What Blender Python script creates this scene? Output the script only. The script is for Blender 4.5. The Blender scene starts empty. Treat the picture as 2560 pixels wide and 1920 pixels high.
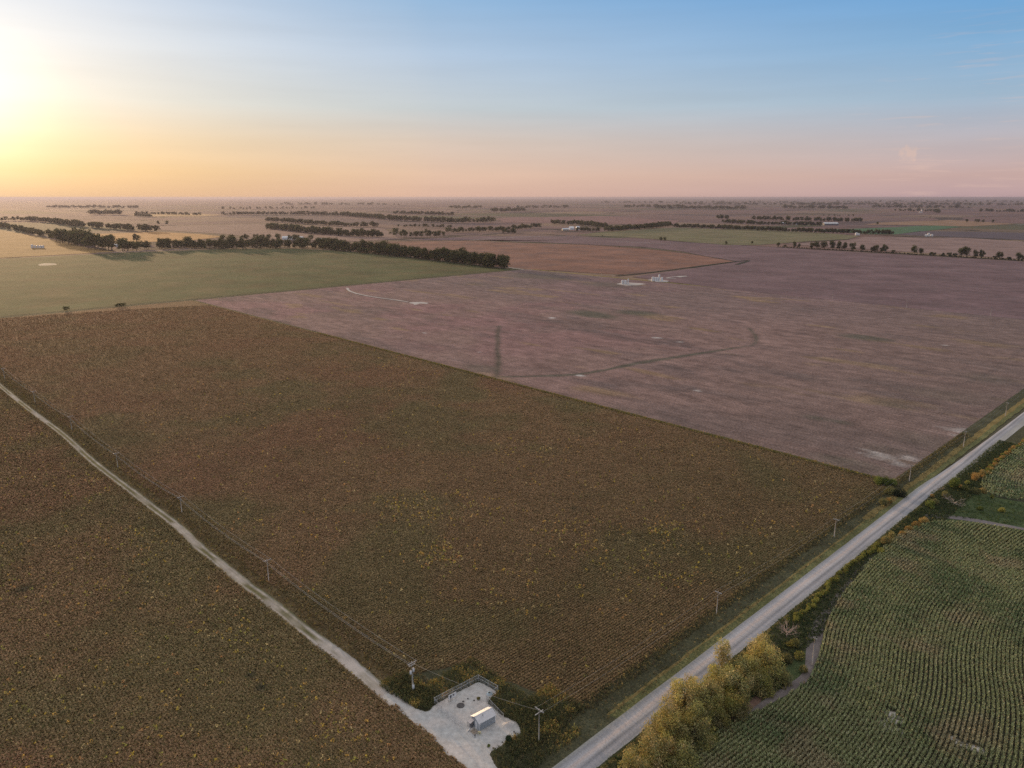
import bpy, math, random
import numpy as np
R = math.radians
rng = np.random.default_rng(7)
random.seed(7)
scene = bpy.context.scene
col = scene.collection

# ------------------------------------------------------------------ survey: camera 120 m up, section lines at 45 degrees
F, H = 1814.0, 120.0
PITCH = math.atan(467 / F)
CP, SP = math.cos(PITCH), math.sin(PITCH)
def G(x, y, h=0.0):                       # ground point seen at a photograph position
    u, v = x - 1280, y - 960
    k = (H - h) / (F * SP + v * CP)
    return u * k, (F * CP - v * SP) * k
TH = R(-43.7)
AX = (math.sin(TH), math.cos(TH))         # s axis, along the farm lane
BX = (math.cos(TH), -math.sin(TH))        # t axis, along the county road
O = G(1285, 1925)
def W(s, t):
    return O[0] + s * AX[0] + t * BX[0], O[1] + s * AX[1] + t * BX[1]
def ST(x, y):
    dx, dy = x - O[0], y - O[1]
    return dx * AX[0] + dy * AX[1], dx * BX[0] + dy * BX[1]
PHI = math.atan2(AX[1], AX[0])
SUN_AZ, SUN_EL = R(-35.5), R(5.5)
SUN = (math.sin(SUN_AZ) * math.cos(SUN_EL), math.cos(SUN_AZ) * math.cos(SUN_EL), math.sin(SUN_EL))

# ------------------------------------------------------------------ small helpers
def vnoise(x, y, scale, seed=0, octaves=1):
    x = np.asarray(x, float) / scale; y = np.asarray(y, float) / scale
    out = 0; amp = 1; tot = 0
    for o in range(octaves):
        xi = np.floor(x).astype(np.int64); yi = np.floor(y).astype(np.int64)
        fx = x - xi; fy = y - yi
        fx = fx * fx * (3 - 2 * fx); fy = fy * fy * (3 - 2 * fy)
        def h(a, b):
            n = (a * 374761393 + b * 668265263 + (seed + o * 17) * 144269) & 0x7fffffff
            n = (n ^ (n >> 13)) * 1274126177 & 0x7fffffff
            return ((n ^ (n >> 16)) & 0xffff) / 65535.0
        v = (h(xi, yi) * (1 - fx) + h(xi + 1, yi) * fx) * (1 - fy) + (h(xi, yi + 1) * (1 - fx) + h(xi + 1, yi + 1) * fx) * fy
        out = out + v * amp; tot += amp; amp *= .5; x = x * 2.03; y = y * 2.03
    return out / tot
def sstep(a, b, x):
    t = np.clip((x - a) / (b - a), 0, 1); return t * t * (3 - 2 * t)
def lerp(a, b, f):
    f = np.asarray(f)[..., None]; return np.asarray(a) * (1 - f) + np.asarray(b) * f
def dist_poly(x, y, pts, closed=False):
    x = np.asarray(x, float); y = np.asarray(y, float)
    best = np.full(x.shape, 1e9); n = len(pts)
    gx = np.zeros(x.shape); gy = np.zeros(x.shape); sg = np.ones(x.shape)
    for i in range(n if closed else n - 1):
        (ax, ay), (bx, by) = pts[i], pts[(i + 1) % n]
        dx, dy = bx - ax, by - ay; L = dx * dx + dy * dy + 1e-9
        t = np.clip(((x - ax) * dx + (y - ay) * dy) / L, 0, 1)
        qx = x - ax - t * dx; qy = y - ay - t * dy
        d = np.hypot(qx, qy); m = d < best
        best = np.where(m, d, best); gx = np.where(m, qx, gx); gy = np.where(m, qy, gy)
        sg = np.where(m, np.where(dx * (y - ay) - dy * (x - ax) > 0, 1, -1), sg)
    return best, gx, gy, sg
def inpoly(x, y, pts):
    c = np.zeros(np.shape(x), bool); n = len(pts)
    for i in range(n):
        (x1, y1), (x2, y2) = pts[i], pts[(i + 1) % n]
        if y1 == y2: continue
        c ^= ((y1 > y) != (y2 > y)) & (x < (x2 - x1) * (y - y1) / (y2 - y1) + x1)
    return c
def px(*pts): return [G(*p) for p in pts]
def chaikin(pts, n=3, closed=False):
    for _ in range(n):
        q = []
        m = len(pts)
        rngi = range(m) if closed else range(m - 1)
        if not closed: q.append(pts[0])
        for i in rngi:
            a, b = pts[i], pts[(i + 1) % m]
            q += [(a[0] * .75 + b[0] * .25, a[1] * .75 + b[1] * .25), (a[0] * .25 + b[0] * .75, a[1] * .25 + b[1] * .75)]
        if not closed: q.append(pts[-1])
        pts = q
    return pts
def densify(pts, step, closed=False, jit=0):
    out = []
    n = len(pts)
    for i in range(n if closed else n - 1):
        a, b = pts[i], pts[(i + 1) % n]
        L = math.hypot(b[0] - a[0], b[1] - a[1]); k = max(1, int(L / step))
        for j in range(k):
            f = j / k
            out.append((a[0] + (b[0] - a[0]) * f + random.uniform(-jit, jit), a[1] + (b[1] - a[1]) * f + random.uniform(-jit, jit)))
    if not closed: out.append(pts[-1])
    return out
def along(pts, step, jit=0.0, side=0.0):
    out = []; acc = 0
    for i in range(len(pts) - 1):
        a, b = pts[i], pts[i + 1]
        L = math.hypot(b[0] - a[0], b[1] - a[1])
        if L < 1e-6: continue
        d = ((b[0] - a[0]) / L, (b[1] - a[1]) / L)
        while acc < L:
            o = random.uniform(-side, side); q = acc + random.uniform(-jit, jit)
            out.append((a[0] + d[0] * q - d[1] * o, a[1] + d[1] * q + d[0] * o))
            acc += step * random.uniform(.8, 1.2)
        acc -= L
    return out

def tag(o, label=None, cat=None, group=None, kind=None):
    if label: o['label'] = label
    if cat: o['category'] = cat
    if group: o['group'] = group
    if kind: o['kind'] = kind
    return o
def link(o, parent=None):
    col.objects.link(o)
    if parent is not None: o.parent = parent
    return o
def empty(name, loc=(0, 0, 0), rz=0.0):
    e = bpy.data.objects.new(name, None); e.empty_display_size = .5
    e.location = loc; e.rotation_euler = (0, 0, rz)
    return link(e)
def np_mesh(name, v, faces, k, mats, colr=None, mi=None, smooth=False):
    me = bpy.data.meshes.new(name)
    v = np.ascontiguousarray(v, np.float32); faces = np.ascontiguousarray(faces, np.int32).reshape(-1, k)
    me.vertices.add(len(v)); me.vertices.foreach_set('co', v.ravel())
    me.loops.add(faces.size); me.loops.foreach_set('vertex_index', faces.ravel())
    me.polygons.add(len(faces)); me.polygons.foreach_set('loop_start', np.arange(len(faces), dtype=np.int32) * k)
    me.update(calc_edges=True)
    if colr is not None:
        a = me.color_attributes.new('Col', 'FLOAT_COLOR', 'POINT')
        c = np.ones((len(v), 4), np.float32); c[:, :3] = np.clip(colr, 0, 1); a.data.foreach_set('color', c.ravel())
    for m in (mats if isinstance(mats, (list, tuple)) else [mats]): me.materials.append(m)
    if mi is not None: me.polygons.foreach_set('material_index', np.ascontiguousarray(mi, np.int32))
    if smooth: me.polygons.foreach_set('use_smooth', np.ones(len(faces), bool))
    return me
def np_obj(name, v, faces, k, mats, parent=None, **kw):
    return link(bpy.data.objects.new(name, np_mesh(name, v, faces, k, mats, **kw)), parent)

class MB:                                  # collects boxes and tubes into one mesh
    def __init__(s): s.v = []; s.f = []; s.m = []
    def add(s, v, f, m=0):
        b = len(s.v); s.v += [tuple(p) for p in v]; s.f += [tuple(i + b for i in q) for q in f]; s.m += [m] * len(f); return s
    def box(s, c, d, rz=0, m=0, tilt=None):
        x, y, z = d[0] / 2, d[1] / 2, d[2] / 2; cr, sr = math.cos(rz), math.sin(rz)
        v = []
        for a, b, e in [(-1,-1,-1),(1,-1,-1),(1,1,-1),(-1,1,-1),(-1,-1,1),(1,-1,1),(1,1,1),(-1,1,1)]:
            p = (a * x, b * y, e * z)
            v.append((c[0] + p[0] * cr - p[1] * sr, c[1] + p[0] * sr + p[1] * cr, c[2] + p[2]))
        return s.add(v, [(0,3,2,1),(4,5,6,7),(0,1,5,4),(1,2,6,5),(2,3,7,6),(3,0,4,7)], m)
    def tube(s, pts, rad, n=8, m=0, cap=True):
        if not isinstance(rad, (list, tuple)): rad = [rad] * len(pts)
        v = []; f = []
        for i, p in enumerate(pts):
            a = pts[max(0, i - 1)]; b = pts[min(len(pts) - 1, i + 1)]
            d = np.array(b, float) - np.array(a, float); d /= (np.linalg.norm(d) + 1e-9)
            u = np.cross(d, (0, 0, 1) if abs(d[2]) < .9 else (1, 0, 0)); u /= np.linalg.norm(u); w = np.cross(d, u)
            for j in range(n):
                t = 2 * math.pi * j / n
                v.append(tuple(np.array(p) + (u * math.cos(t) + w * math.sin(t)) * rad[i]))
        for i in range(len(pts) - 1):
            for j in range(n):
                f.append((i * n + j, i * n + (j + 1) % n, (i + 1) * n + (j + 1) % n, (i + 1) * n + j))
        if cap: f += [tuple(range(n)), tuple(range((len(pts) - 1) * n, len(pts) * n))[::-1]]
        return s.add(v, f, m)
    def build(s, name, mats, parent=None, smooth=False):
        me = bpy.data.meshes.new(name); me.from_pydata(s.v, [], s.f)
        for m in (mats if isinstance(mats, (list, tuple)) else [mats]): me.materials.append(m)
        me.polygons.foreach_set('material_index', s.m)
        if smooth: me.polygons.foreach_set('use_smooth', [True] * len(s.f))
        me.update()
        return link(bpy.data.objects.new(name, me), parent)

# ------------------------------------------------------------------ materials
class N:
    def __init__(s, name):
        s.mat = bpy.data.materials.new(name); s.mat.use_nodes = True; s.t = s.mat.node_tree
        for n in list(s.t.nodes): s.t.nodes.remove(n)
        s.out = s.t.nodes.new('ShaderNodeOutputMaterial')
    def n(s, typ, ins=None, **kw):
        n = s.t.nodes.new('ShaderNode' + typ)
        for k, v in kw.items(): setattr(n, k, v)
        for k, v in (ins or {}).items():
            i = n.inputs[k]
            if isinstance(v, bpy.types.NodeSocket): s.t.links.new(v, i)
            else: i.default_value = v
        return n
    def math(s, op, a, b=0.0, c=None, clamp=False):
        d = {0: a, 1: b}
        if c is not None: d[2] = c
        return s.n('Math', d, operation=op, use_clamp=clamp).outputs[0]
    def mix(s, f, a, b, blend='MIX'):
        n = s.n('Mix', {'Factor': f}, data_type='RGBA', blend_type=blend)
        for sock, val in ((n.inputs[6], a), (n.inputs[7], b)):
            if isinstance(val, bpy.types.NodeSocket): s.t.links.new(val, sock)
            else: sock.default_value = (*val, 1) if len(val) == 3 else val
        return n.outputs[2]
    def ramp(s, f, stops, interp='LINEAR'):
        n = s.n('ValToRGB', {'Fac': f}); cr = n.color_ramp; cr.interpolation = interp
        while len(cr.elements) < len(stops): cr.elements.new(.5)
        for e, (p, c) in zip(cr.elements, stops):
            e.position = p; e.color = (*c, 1) if len(c) == 3 else c
        return n.outputs[0]
    def noise(s, vec, scale, detail=2, rough=.5, dist=0):
        return s.n('TexNoise', {'Vector': vec, 'Scale': scale, 'Detail': detail, 'Roughness': rough, 'Distortion': dist}).outputs[0]
    def scale(s, colr, f):
        return s.n('VectorMath', {0: colr, 'Scale': f}, operation='SCALE').outputs[0]
    def remap(s, v, a, b, lo, hi):
        return s.n('MapRange', {0: v, 1: a, 2: b, 3: lo, 4: hi}).outputs[0]
    def stvec(s, sc=(1, 1, 1)):
        g = s.n('NewGeometry').outputs['Position']
        r = s.n('Mapping', {'Vector': g, 'Rotation': (0, 0, -PHI)}).outputs[0]
        return s.n('Mapping', {'Vector': r, 'Scale': sc}).outputs[0]
    def pos(s): return s.n('NewGeometry').outputs['Position']
    def bsdf(s, colr, rough=.9, spec=.2, metal=0.0, normal=None):
        b = s.n('BsdfPrincipled', {'Base Color': colr, 'Roughness': rough, 'Specular IOR Level': spec, 'Metallic': metal})
        if normal is not None: s.t.links.new(normal, b.inputs['Normal'])
        return b.outputs[0]
    def done(s, sh):
        s.t.links.new(sh, s.out.inputs['Surface']); return s.mat
    def bump(s, h, strength, dist):
        return s.n('Bump', {'Height': h, 'Strength': strength, 'Distance': dist}).outputs[0]

def plain(name, c, rough=.6, metal=0.0, spec=.4, var=.15, vs=3.0):
    m = N(name); o = m.n('TexCoord').outputs['Object']
    k = m.remap(m.noise(o, vs, 4, .6), .3, .7, 1 - var, 1 + var)
    return m.done(m.bsdf(m.scale((c[0], c[1], c[2]), k), rough, spec, metal))

def field_mat(name, base=None, streak=0.0, fine=.35, mid=.3, big=.2, fs=2.2, tint=None, tintamt=.3, bumps=.35, bdist=.25, row=None, rowamp=0.0, alt=None, altmix=.0):
    """farm ground: colour comes from the sheet's own colours or one base; grain, blotches and drill streaks on top"""
    m = N(name)
    c = m.n('Attribute', attribute_name='Col').outputs['Color'] if base is None else m.n('RGB').outputs[0]
    if base is not None: c.node.outputs[0].default_value = (*base, 1)
    p = m.stvec()
    nf = m.noise(p, fs, 3, .7); nm = m.noise(p, .12, 4, .6); nb = m.noise(p, .012, 4, .55)
    if tint is not None:
        c = m.mix(m.remap(m.noise(p, .02, 5, .6), .45, .62, 0, tintamt), c, tint)
    if alt is not None:
        c = m.mix(m.remap(m.noise(p, .9, 3, .7), .5, .7, 0, altmix), c, alt)
    k = m.remap(nf, .25, .75, 1 - fine, 1 + fine)
    k = m.math('MULTIPLY', k, m.remap(nm, .3, .7, 1 - mid, 1 + mid))
    k = m.math('MULTIPLY', k, m.remap(nb, .3, .7, 1 - big, 1 + big))
    hgt = nf
    if streak:
        ps = m.stvec((.16, 1, 1)); n1 = m.noise(ps, .5, 5, .7); ps2 = m.stvec((.3, 1, 1)); n2 = m.noise(ps2, .09, 6, .68)
        k = m.math('MULTIPLY', k, m.remap(n1, .3, .7, 1 - streak, 1 + streak))
        k = m.math('MULTIPLY', k, m.remap(n2, .34, .66, 1 - streak, 1 + streak))
    if row:
        sp = m.n('SeparateXYZ', {0: p}).outputs[row[0]]
        wv = m.math('SINE', m.math('MULTIPLY', sp, 2 * math.pi / row[1]))
        k = m.math('MULTIPLY', k, m.remap(wv, -1, 1, 1 - rowamp, 1 + rowamp))
    sh = m.bsdf(m.scale(c, k), .95, .05, 0, m.bump(hgt, bumps, bdist))
    return m.done(sh)

def leaf_mat(name, trans=.35, rough=.7):
    m = N(name)
    c = m.n('Attribute', attribute_name='Col').outputs['Color']
    oi = m.n('ObjectInfo').outputs['Random']
    k = m.remap(oi, 0, 1, .82, 1.18)
    c = m.scale(c, k)
    d = m.n('BsdfDiffuse', {'Color': c}).outputs[0]
    t = m.n('BsdfTranslucent', {'Color': c}).outputs[0]
    return m.done(m.n('MixShader', {0: trans, 1: d, 2: t}).outputs[0])
LEAF = leaf_mat('foliage'); LEAFD = leaf_mat('crop_leaf', .25)
def bark(name, c):
    m = N(name); p = m.n('TexCoord').outputs['Object']
    k = m.remap(m.noise(p, 6, 5, .7), .3, .7, .6, 1.3)
    return m.done(m.bsdf(m.scale(c, k), .9, .1))
BARK = bark('bark', (.13, .1, .075)); PALE_BARK = bark('dead_wood', (.5, .42, .36))

# ------------------------------------------------------------------ camera, light, sky, air
cam = bpy.data.objects.new('camera', bpy.data.cameras.new('camera')); link(cam)
cam.location = (0, 0, H); cam.rotation_euler = (math.pi / 2 - PITCH, 0, 0)
cam.data.sensor_width = 36; cam.data.lens = F / 2560 * 36
cam.data.clip_start = 1; cam.data.clip_end = 200000
scene.camera = cam
sd = bpy.data.lights.new('sun', 'SUN'); sd.energy = 4.0; sd.angle = R(1.2); sd.color = (1, .66, .36)
sun = bpy.data.objects.new('sun', sd); link(sun)
from mathutils import Vector
sun.rotation_euler = Vector(SUN).to_track_quat('Z', 'Y').to_euler()

w = bpy.data.worlds.new('World'); scene.world = w; w.use_nodes = True
nt = w.node_tree
for n in list(nt.nodes): nt.nodes.remove(n)
q = N.__new__(N); q.t = nt
out = nt.nodes.new('ShaderNodeOutputWorld')
sky = q.n('TexSky', sky_type='NISHITA', sun_disc=False, sun_elevation=SUN_EL, sun_rotation=SUN_AZ, air_density=1.0, dust_density=3.0, ozone_density=1.5)
nrm = q.n('VectorMath', {0: q.n('TexCoord').outputs['Generated']}, operation='NORMALIZE').outputs[0]
z = q.n('SeparateXYZ', {0: nrm}).outputs[2]
dot = q.n('VectorMath', {0: nrm, 1: SUN}, operation='DOT_PRODUCT').outputs[1]
def L(r, g, b):
    f = lambda c: (c / 255 / 12.92) if c / 255 <= .04045 else ((c / 255 + .055) / 1.055) ** 2.4
    return (f(r), f(g), f(b))
away = q.ramp(q.math('MULTIPLY', z, 2.0, clamp=True), [(0, L(193, 164, 166)), (.05, L(206, 176, 170)), (.12, L(196, 186, 190)), (.22, L(165, 190, 212)), (.34, L(132, 178, 218)), (.48, L(96, 160, 218)), (.62, L(150, 176, 206)), (.8, L(206, 206, 208)), (1, L(214, 208, 204))])
mid = q.ramp(q.math('MULTIPLY', z, 2.0, clamp=True), [(0, L(228, 188, 166)), (.06, L(232, 198, 174)), (.14, L(222, 204, 190)), (.22, L(200, 208, 212)), (.34, L(184, 204, 226)), (.48, L(148, 186, 222)), (.62, L(165, 185, 208)), (.8, L(206, 206, 208)), (1, L(214, 208, 204))])
near = q.ramp(q.math('MULTIPLY', z, 2.0, clamp=True), [(0, L(228, 186, 140)), (.06, L(238, 204, 150)), (.13, L(232, 212, 176)), (.22, L(226, 226, 218)), (.36, L(222, 230, 238)), (.5, L(200, 214, 234)), (.62, L(190, 196, 208)), (.8, L(210, 206, 206)), (1, L(214, 208, 204))])
ang = q.math('MULTIPLY', q.math('ARCCOSINE', dot), 180 / math.pi)
c1 = q.mix(q.remap(ang, 28, 66, 0, 1), mid, away)
c2 = q.mix(q.remap(ang, 4, 30, 1, 0), c1, near)
def glow(width, colr, amp):
    e = q.math('POWER', 2.718, q.math('MULTIPLY', q.math('MULTIPLY', ang, ang), -1.0 / (width * width)))
    return q.scale(colr, q.math('MULTIPLY', e, amp))
add = lambda a, b: q.n('VectorMath', {0: a, 1: b}, operation='ADD').outputs[0]
c3 = add(add(c2, glow(3.6, (1.0, .86, .58), .4)), glow(9.0, (1, .95, .88), .13))
# thin evening cloud wisps low in the west-north-west
cl = q.noise(q.n('Mapping', {'Vector': nrm, 'Scale': (6, 6, 90)}).outputs[0], 2.2, 5, .6)
g1 = q.n('VectorMath', {0: nrm, 1: Vector((1180, F * CP + 600 * SP, 122)).normalized()}, operation='DOT_PRODUCT').outputs[1]
m1 = q.math('MULTIPLY', q.remap(g1, math.cos(R(9)), math.cos(R(3)), 0, 1), q.remap(cl, .54, .7, 0, .3))
c4 = q.mix(m1, c3, L(236, 200, 184))
g2 = q.n('VectorMath', {0: nrm, 1: Vector((2272 - 1280, F * CP - (384 - 960) * SP, -(F * SP + (384 - 960) * CP))).normalized()}, operation='DOT_PRODUCT').outputs[1]
m2 = q.math('MULTIPLY', q.remap(q.math('ADD', g2, q.math('MULTIPLY', q.math('SUBTRACT', q.noise(nrm, 160, 3, .6), .5), .00018)), math.cos(R(.62)), math.cos(R(.1)), 0, 1), .38)
c5 = q.mix(m2, c4, L(238, 200, 180))
hz = q.n('Mapping', {'Vector': nrm, 'Scale': (3, 3, 40)}).outputs[0]
c5 = q.scale(c5, q.remap(q.noise(hz, 1.2, 4, .5), .3, .7, .97, 1.03))
SKYS = 1.0
b1 = q.n('Background', {'Color': c5, 'Strength': .92 * SKYS}); b2 = q.n('Background', {'Color': sky.outputs[0], 'Strength': .006})
nt.links.new(q.n('AddShader', {0: b1.outputs[0], 1: b2.outputs[0]}).outputs[0], out.inputs[0])
scene.view_settings.view_transform = 'Standard'; scene.view_settings.look = 'None'
scene.view_settings.exposure = 0.0; scene.view_settings.gamma = 1

RAD = 70000
hb = MB(); hb.box((0, 0, 62.5), (RAD * 2 + 4000, RAD * 2 + 4000, 127))
vm = N('haze_air')
vol = vm.n('VolumePrincipled', {'Color': (.43, .42, .52, 1), 'Density': 3.6e-5, 'Anisotropy': .42})
vm.t.links.new(vol.outputs[0], vm.out.inputs['Volume'])
haze = hb.build('haze', vm.mat); tag(haze, kind='stuff', label='thin evening haze over the plain', cat='haze')

scene.cycles.use_denoising = False
scene.cycles.max_bounces = 5; scene.cycles.diffuse_bounces = 2; scene.cycles.volume_bounces = 1
scene.cycles.transparent_max_bounces = 8
scene.cycles.caustics_reflective = False; scene.cycles.caustics_refractive = False

# ------------------------------------------------------------------ ground to the horizon
def ground_mat():
    m = N('plain_ground')
    p = m.stvec(); sep = m.n('SeparateXYZ', {0: p})
    warp = m.noise(p, .0011, 2)
    def cells(sx, sy, off):
        a = m.math('FLOOR', m.math('DIVIDE', m.math('ADD', sep.outputs[0], off), sx))
        b = m.math('FLOOR', m.math('DIVIDE', m.math('ADD', sep.outputs[1], off * .6), sy))
        v = m.n('CombineXYZ', {0: a, 1: b, 2: off}).outputs[0]
        return m.n('TexWhiteNoise', {'Vector': v}).outputs[0]
    c = m.ramp(cells(402, 805, 210), [(0, (.27, .18, .175)), (.2, (.32, .20, .17)), (.34, (.22, .15, .16)), (.46, (.36, .26, .20)), (.58, (.25, .19, .13)), (.68, (.13, .15, .08)), (.78, (.30, .19, .185)), (.9, (.17, .13, .14)), (.96, (.42, .31, .20))], 'CONSTANT')
    c2 = m.ramp(cells(805, 402, 3190), [(0, (.29, .19, .185)), (.3, (.24, .165, .17)), (.5, (.33, .22, .18)), (.66, (.15, .16, .09)), (.78, (.20, .15, .16)), (.9, (.38, .27, .2))], 'CONSTANT')
    c = m.mix(m.math('GREATER_THAN', cells(1609, 1609, 77), .5), c, c2)
    c = m.mix(.25, c, (.27, .185, .16))
    # dark tree-lined creeks and hedges seen only as lines from here
    cr = m.noise(p, .00042, 5, .6, .4)
    crk = m.math('LESS_THAN', m.math('ABSOLUTE', m.math('SUBTRACT', cr, .5)), .0085)
    c = m.mix(m.math('MULTIPLY', crk, .75), c, (.05, .055, .045))
    def line(sock, period, wdt, off):
        f = m.math('PINGPONG', m.math('ADD', sock, off), period / 2)
        return m.math('LESS_THAN', f, wdt)
    br = m.math('GREATER_THAN', m.noise(p, .0016, 2), .5)
    hg = m.math('MULTIPLY', m.math('MAXIMUM', line(sep.outputs[1], 1609, 14, 300), line(sep.outputs[0], 1609, 12, 520)), br)
    c = m.mix(m.math('MULTIPLY', hg, .7), c, (.06, .06, .05))
    ps = m.stvec((.1, 1, 1))
    k = m.remap(m.noise(ps, .05, 4, .6), .3, .7, .82, 1.18)
    k = m.math('MULTIPLY', k, m.remap(m.noise(p, .004, 4, .6), .3, .7, .85, 1.15))
    k = m.math('MULTIPLY', m.math('MULTIPLY', k, .68), m.remap(m.noise(p, 1.5, 3, .7), .3, .7, .75, 1.25))
    return m.done(m.bsdf(m.scale(c, k), .95, .05))
xs = np.concatenate([-np.geomspace(RAD, 200, 24), np.linspace(-150, 150, 5), np.geomspace(200, RAD, 24)])
gx, gy = np.meshgrid(xs, xs); n = len(xs)
idx = np.arange(n * n).reshape(n, n)
fc = np.stack([idx[:-1, :-1], idx[:-1, 1:], idx[1:, 1:], idx[1:, :-1]], -1).reshape(-1, 4)
tag(np_obj('ground', np.stack([gx.ravel(), gy.ravel(), np.full(n * n, -.35)], 1), fc, 4, ground_mat()), kind='structure')

def grid_st(name, s0, s1, t0, t1, step, z, mat, cfun, warp=None):
    ns, ntt = max(2, int((s1 - s0) / step)), max(2, int((t1 - t0) / step))
    S, T = np.meshgrid(np.linspace(s0, s1, ns), np.linspace(t0, t1, ntt), indexing='ij')
    if warp is not None: S, T = warp(S, T)
    X, Y = W(S, T)
    ix = np.arange(ns * ntt).reshape(ns, ntt)
    f = np.stack([ix[:-1, :-1], ix[1:, :-1], ix[1:, 1:], ix[:-1, 1:]], -1).reshape(-1, 4)[:, ::-1]
    v = np.stack([X.ravel(), Y.ravel(), np.full(X.size, z)], 1)
    return tag(np_obj(name, v, f, 4, mat, colr=cfun(X.ravel(), Y.ravel(), S.ravel(), T.ravel())), kind='structure')
def sheet(name, pts, z, mat, jit=0.0, step=None, smooth=0):
    if smooth: pts = chaikin(pts, smooth, True)
    if step: pts = densify(pts, step, True, jit)
    from mathutils.geometry import tessellate_polygon
    tri = tessellate_polygon([[Vector((a, b, 0)) for a, b in pts]])
    ar = lambda t: (pts[t[1]][0]-pts[t[0]][0])*(pts[t[2]][1]-pts[t[0]][1])-(pts[t[1]][1]-pts[t[0]][1])*(pts[t[2]][0]-pts[t[0]][0])
    tri = [t if ar(t) > 0 else t[::-1] for t in tri]
    return tag(np_obj(name, [(a, b, z) for a, b in pts], tri, 3, mat), kind='structure')
def ribbon(name, pts, width, z, mat, cfun=None, nx=7, step=3.0, wob=0.0, col_=None):
    pts = densify(chaikin(pts, 3), step)
    P = np.array(pts); T = np.gradient(P, axis=0); T /= np.linalg.norm(T, axis=1)[:, None] + 1e-9
    Nn = np.stack([-T[:, 1], T[:, 0]], 1)
    wd = width if np.ndim(width) else np.full(len(P), width)
    if np.ndim(width): wd = np.interp(np.linspace(0, 1, len(P)), np.linspace(0, 1, len(width)), width)
    u = np.linspace(-.5, .5, nx)
    wl = wd * (1 + wob * (vnoise(P[:, 0], P[:, 1], 5, 3) - .5)); wr = wd * (1 + wob * (vnoise(P[:, 0], P[:, 1], 4, 9) - .5))
    V = P[:, None, :] + Nn[:, None, :] * (np.where(u < 0, u * wl[:, None], u * wr[:, None]))[..., None]
    ix = np.arange(len(P) * nx).reshape(len(P), nx)
    f = np.stack([ix[:-1, :-1], ix[1:, :-1], ix[1:, 1:], ix[:-1, 1:]], -1).reshape(-1, 4)[:, ::-1]
    v = np.concatenate([V.reshape(-1, 2), np.full((V.size // 2, 1), z)], 1)
    c = None
    if cfun: c = cfun(v[:, 0], v[:, 1], np.tile(u, len(P)), np.repeat(np.arange(len(P)) / len(P), nx))
    return tag(np_obj(name, v, f, 4, mat, colr=c), kind='structure')

# ------------------------------------------------------------------ fields
SOY_B = np.array((.205, .138, .082)); SOY_R = np.array((.208, .128, .08)); SOY_G = np.array((.15, .135, .07)); SOY_D = np.array((.12, .085, .055))
def soy_col(x, y, s=None, t=None):
    n1 = vnoise(x, y, 60, 1, 4); n2 = vnoise(x, y, 38, 5, 4); n3 = vnoise(x, y, 9, 8, 3); n4 = vnoise(x, y, 3, 18, 2)
    c = lerp(np.broadcast_to(SOY_B, np.shape(x) + (3,)), SOY_R, sstep(.44, .72, n1))
    c = lerp(c, SOY_G, sstep(.44, .7, n2) * .6)
    s_, t_ = ST(x, y)
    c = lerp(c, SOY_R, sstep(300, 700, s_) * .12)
    c = lerp(c, SOY_G * .9, (1 - sstep(20, 130, s_)) * .3 * (t_ > 0))
    c = lerp(c, np.array((.24, .145, .08)), sstep(200, 700, s_) * .45)  # warm glow from the low sun's side put into the far crop colour
    c = c * (1 - .10 * (1 - sstep(10, 150, s_)))[..., None]  # lens vignette painted in: crop colour darkened towards the near end
    for a, b, r_ in ((628, 1690, 2.2), (655, 1722, 2.6), (980, 1478, 2.0), (1435, 1272, 3), (1700, 1320, 3), (60, 1475, 4)):
        qx, qy = G(a, b); c = lerp(c, np.array((.06, .06, .045)), (1 - sstep(.2, 1.2, np.hypot(x - qx, (y - qy)) / r_ + n3 * .5)) * .8)
    return c * (.78 + .3 * n3 + .2 * n4)[..., None]
STB = np.array((.25, .172, .158)); STP = np.array((.262, .16, .16)); STD = np.array((.15, .115, .115)); STG = np.array((.12, .13, .10)); WHT = np.array((.62, .6, .6))
drain1 = chaikin(px((1232, 943), (1300, 941), (1370, 940), (1440, 937), (1510, 926), (1600, 906), (1690, 893), (1770, 880), (1850, 868), (1884, 863), (1892, 852), (1889, 838), (1872, 820)), 2)
drain2 = chaikin(px((1240, 942), (1246, 915), (1247, 895), (1242, 875), (1246, 855), (1243, 838), (1248, 815)), 2)
track1 = px((2560, 868), (2520, 900), (2470, 935), (2400, 962), (2330, 972))
white_spots = [(2197, 1138, 7), (2278, 1146, 5), (2248, 1160, 4), (2395, 1075, 7), (2440, 1082, 6), (2415, 1092, 5), (1450, 939, 3), (1742, 976, 2), (1490, 1017, 2), (2318, 1177, 2), (1640, 845, 4), (1700, 855, 3), (1380, 795, 5), (1200, 880, 2), (2360, 863, 3), (1060, 832, 2)]
dark_spots = [(1470, 785, 26, 1), (1600, 782, 24, 1), (2170, 845, 16, 1), (2040, 1045, 9, 1), (2100, 1055, 7, 1), (2230, 1130, 18, .7), (2320, 1110, 20, .6), (2130, 1160, 14, .8), (1350, 690, 60, .7), (1520, 712, 40, .6), (1570, 1035, 14, .5), (2350, 985, 25, .5), (2480, 950, 22, .6), (2230, 1010, 14, .5), (840, 845, 12, .8), (1210, 920, 14, .6), (1200, 710, 22, .4)]
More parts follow.
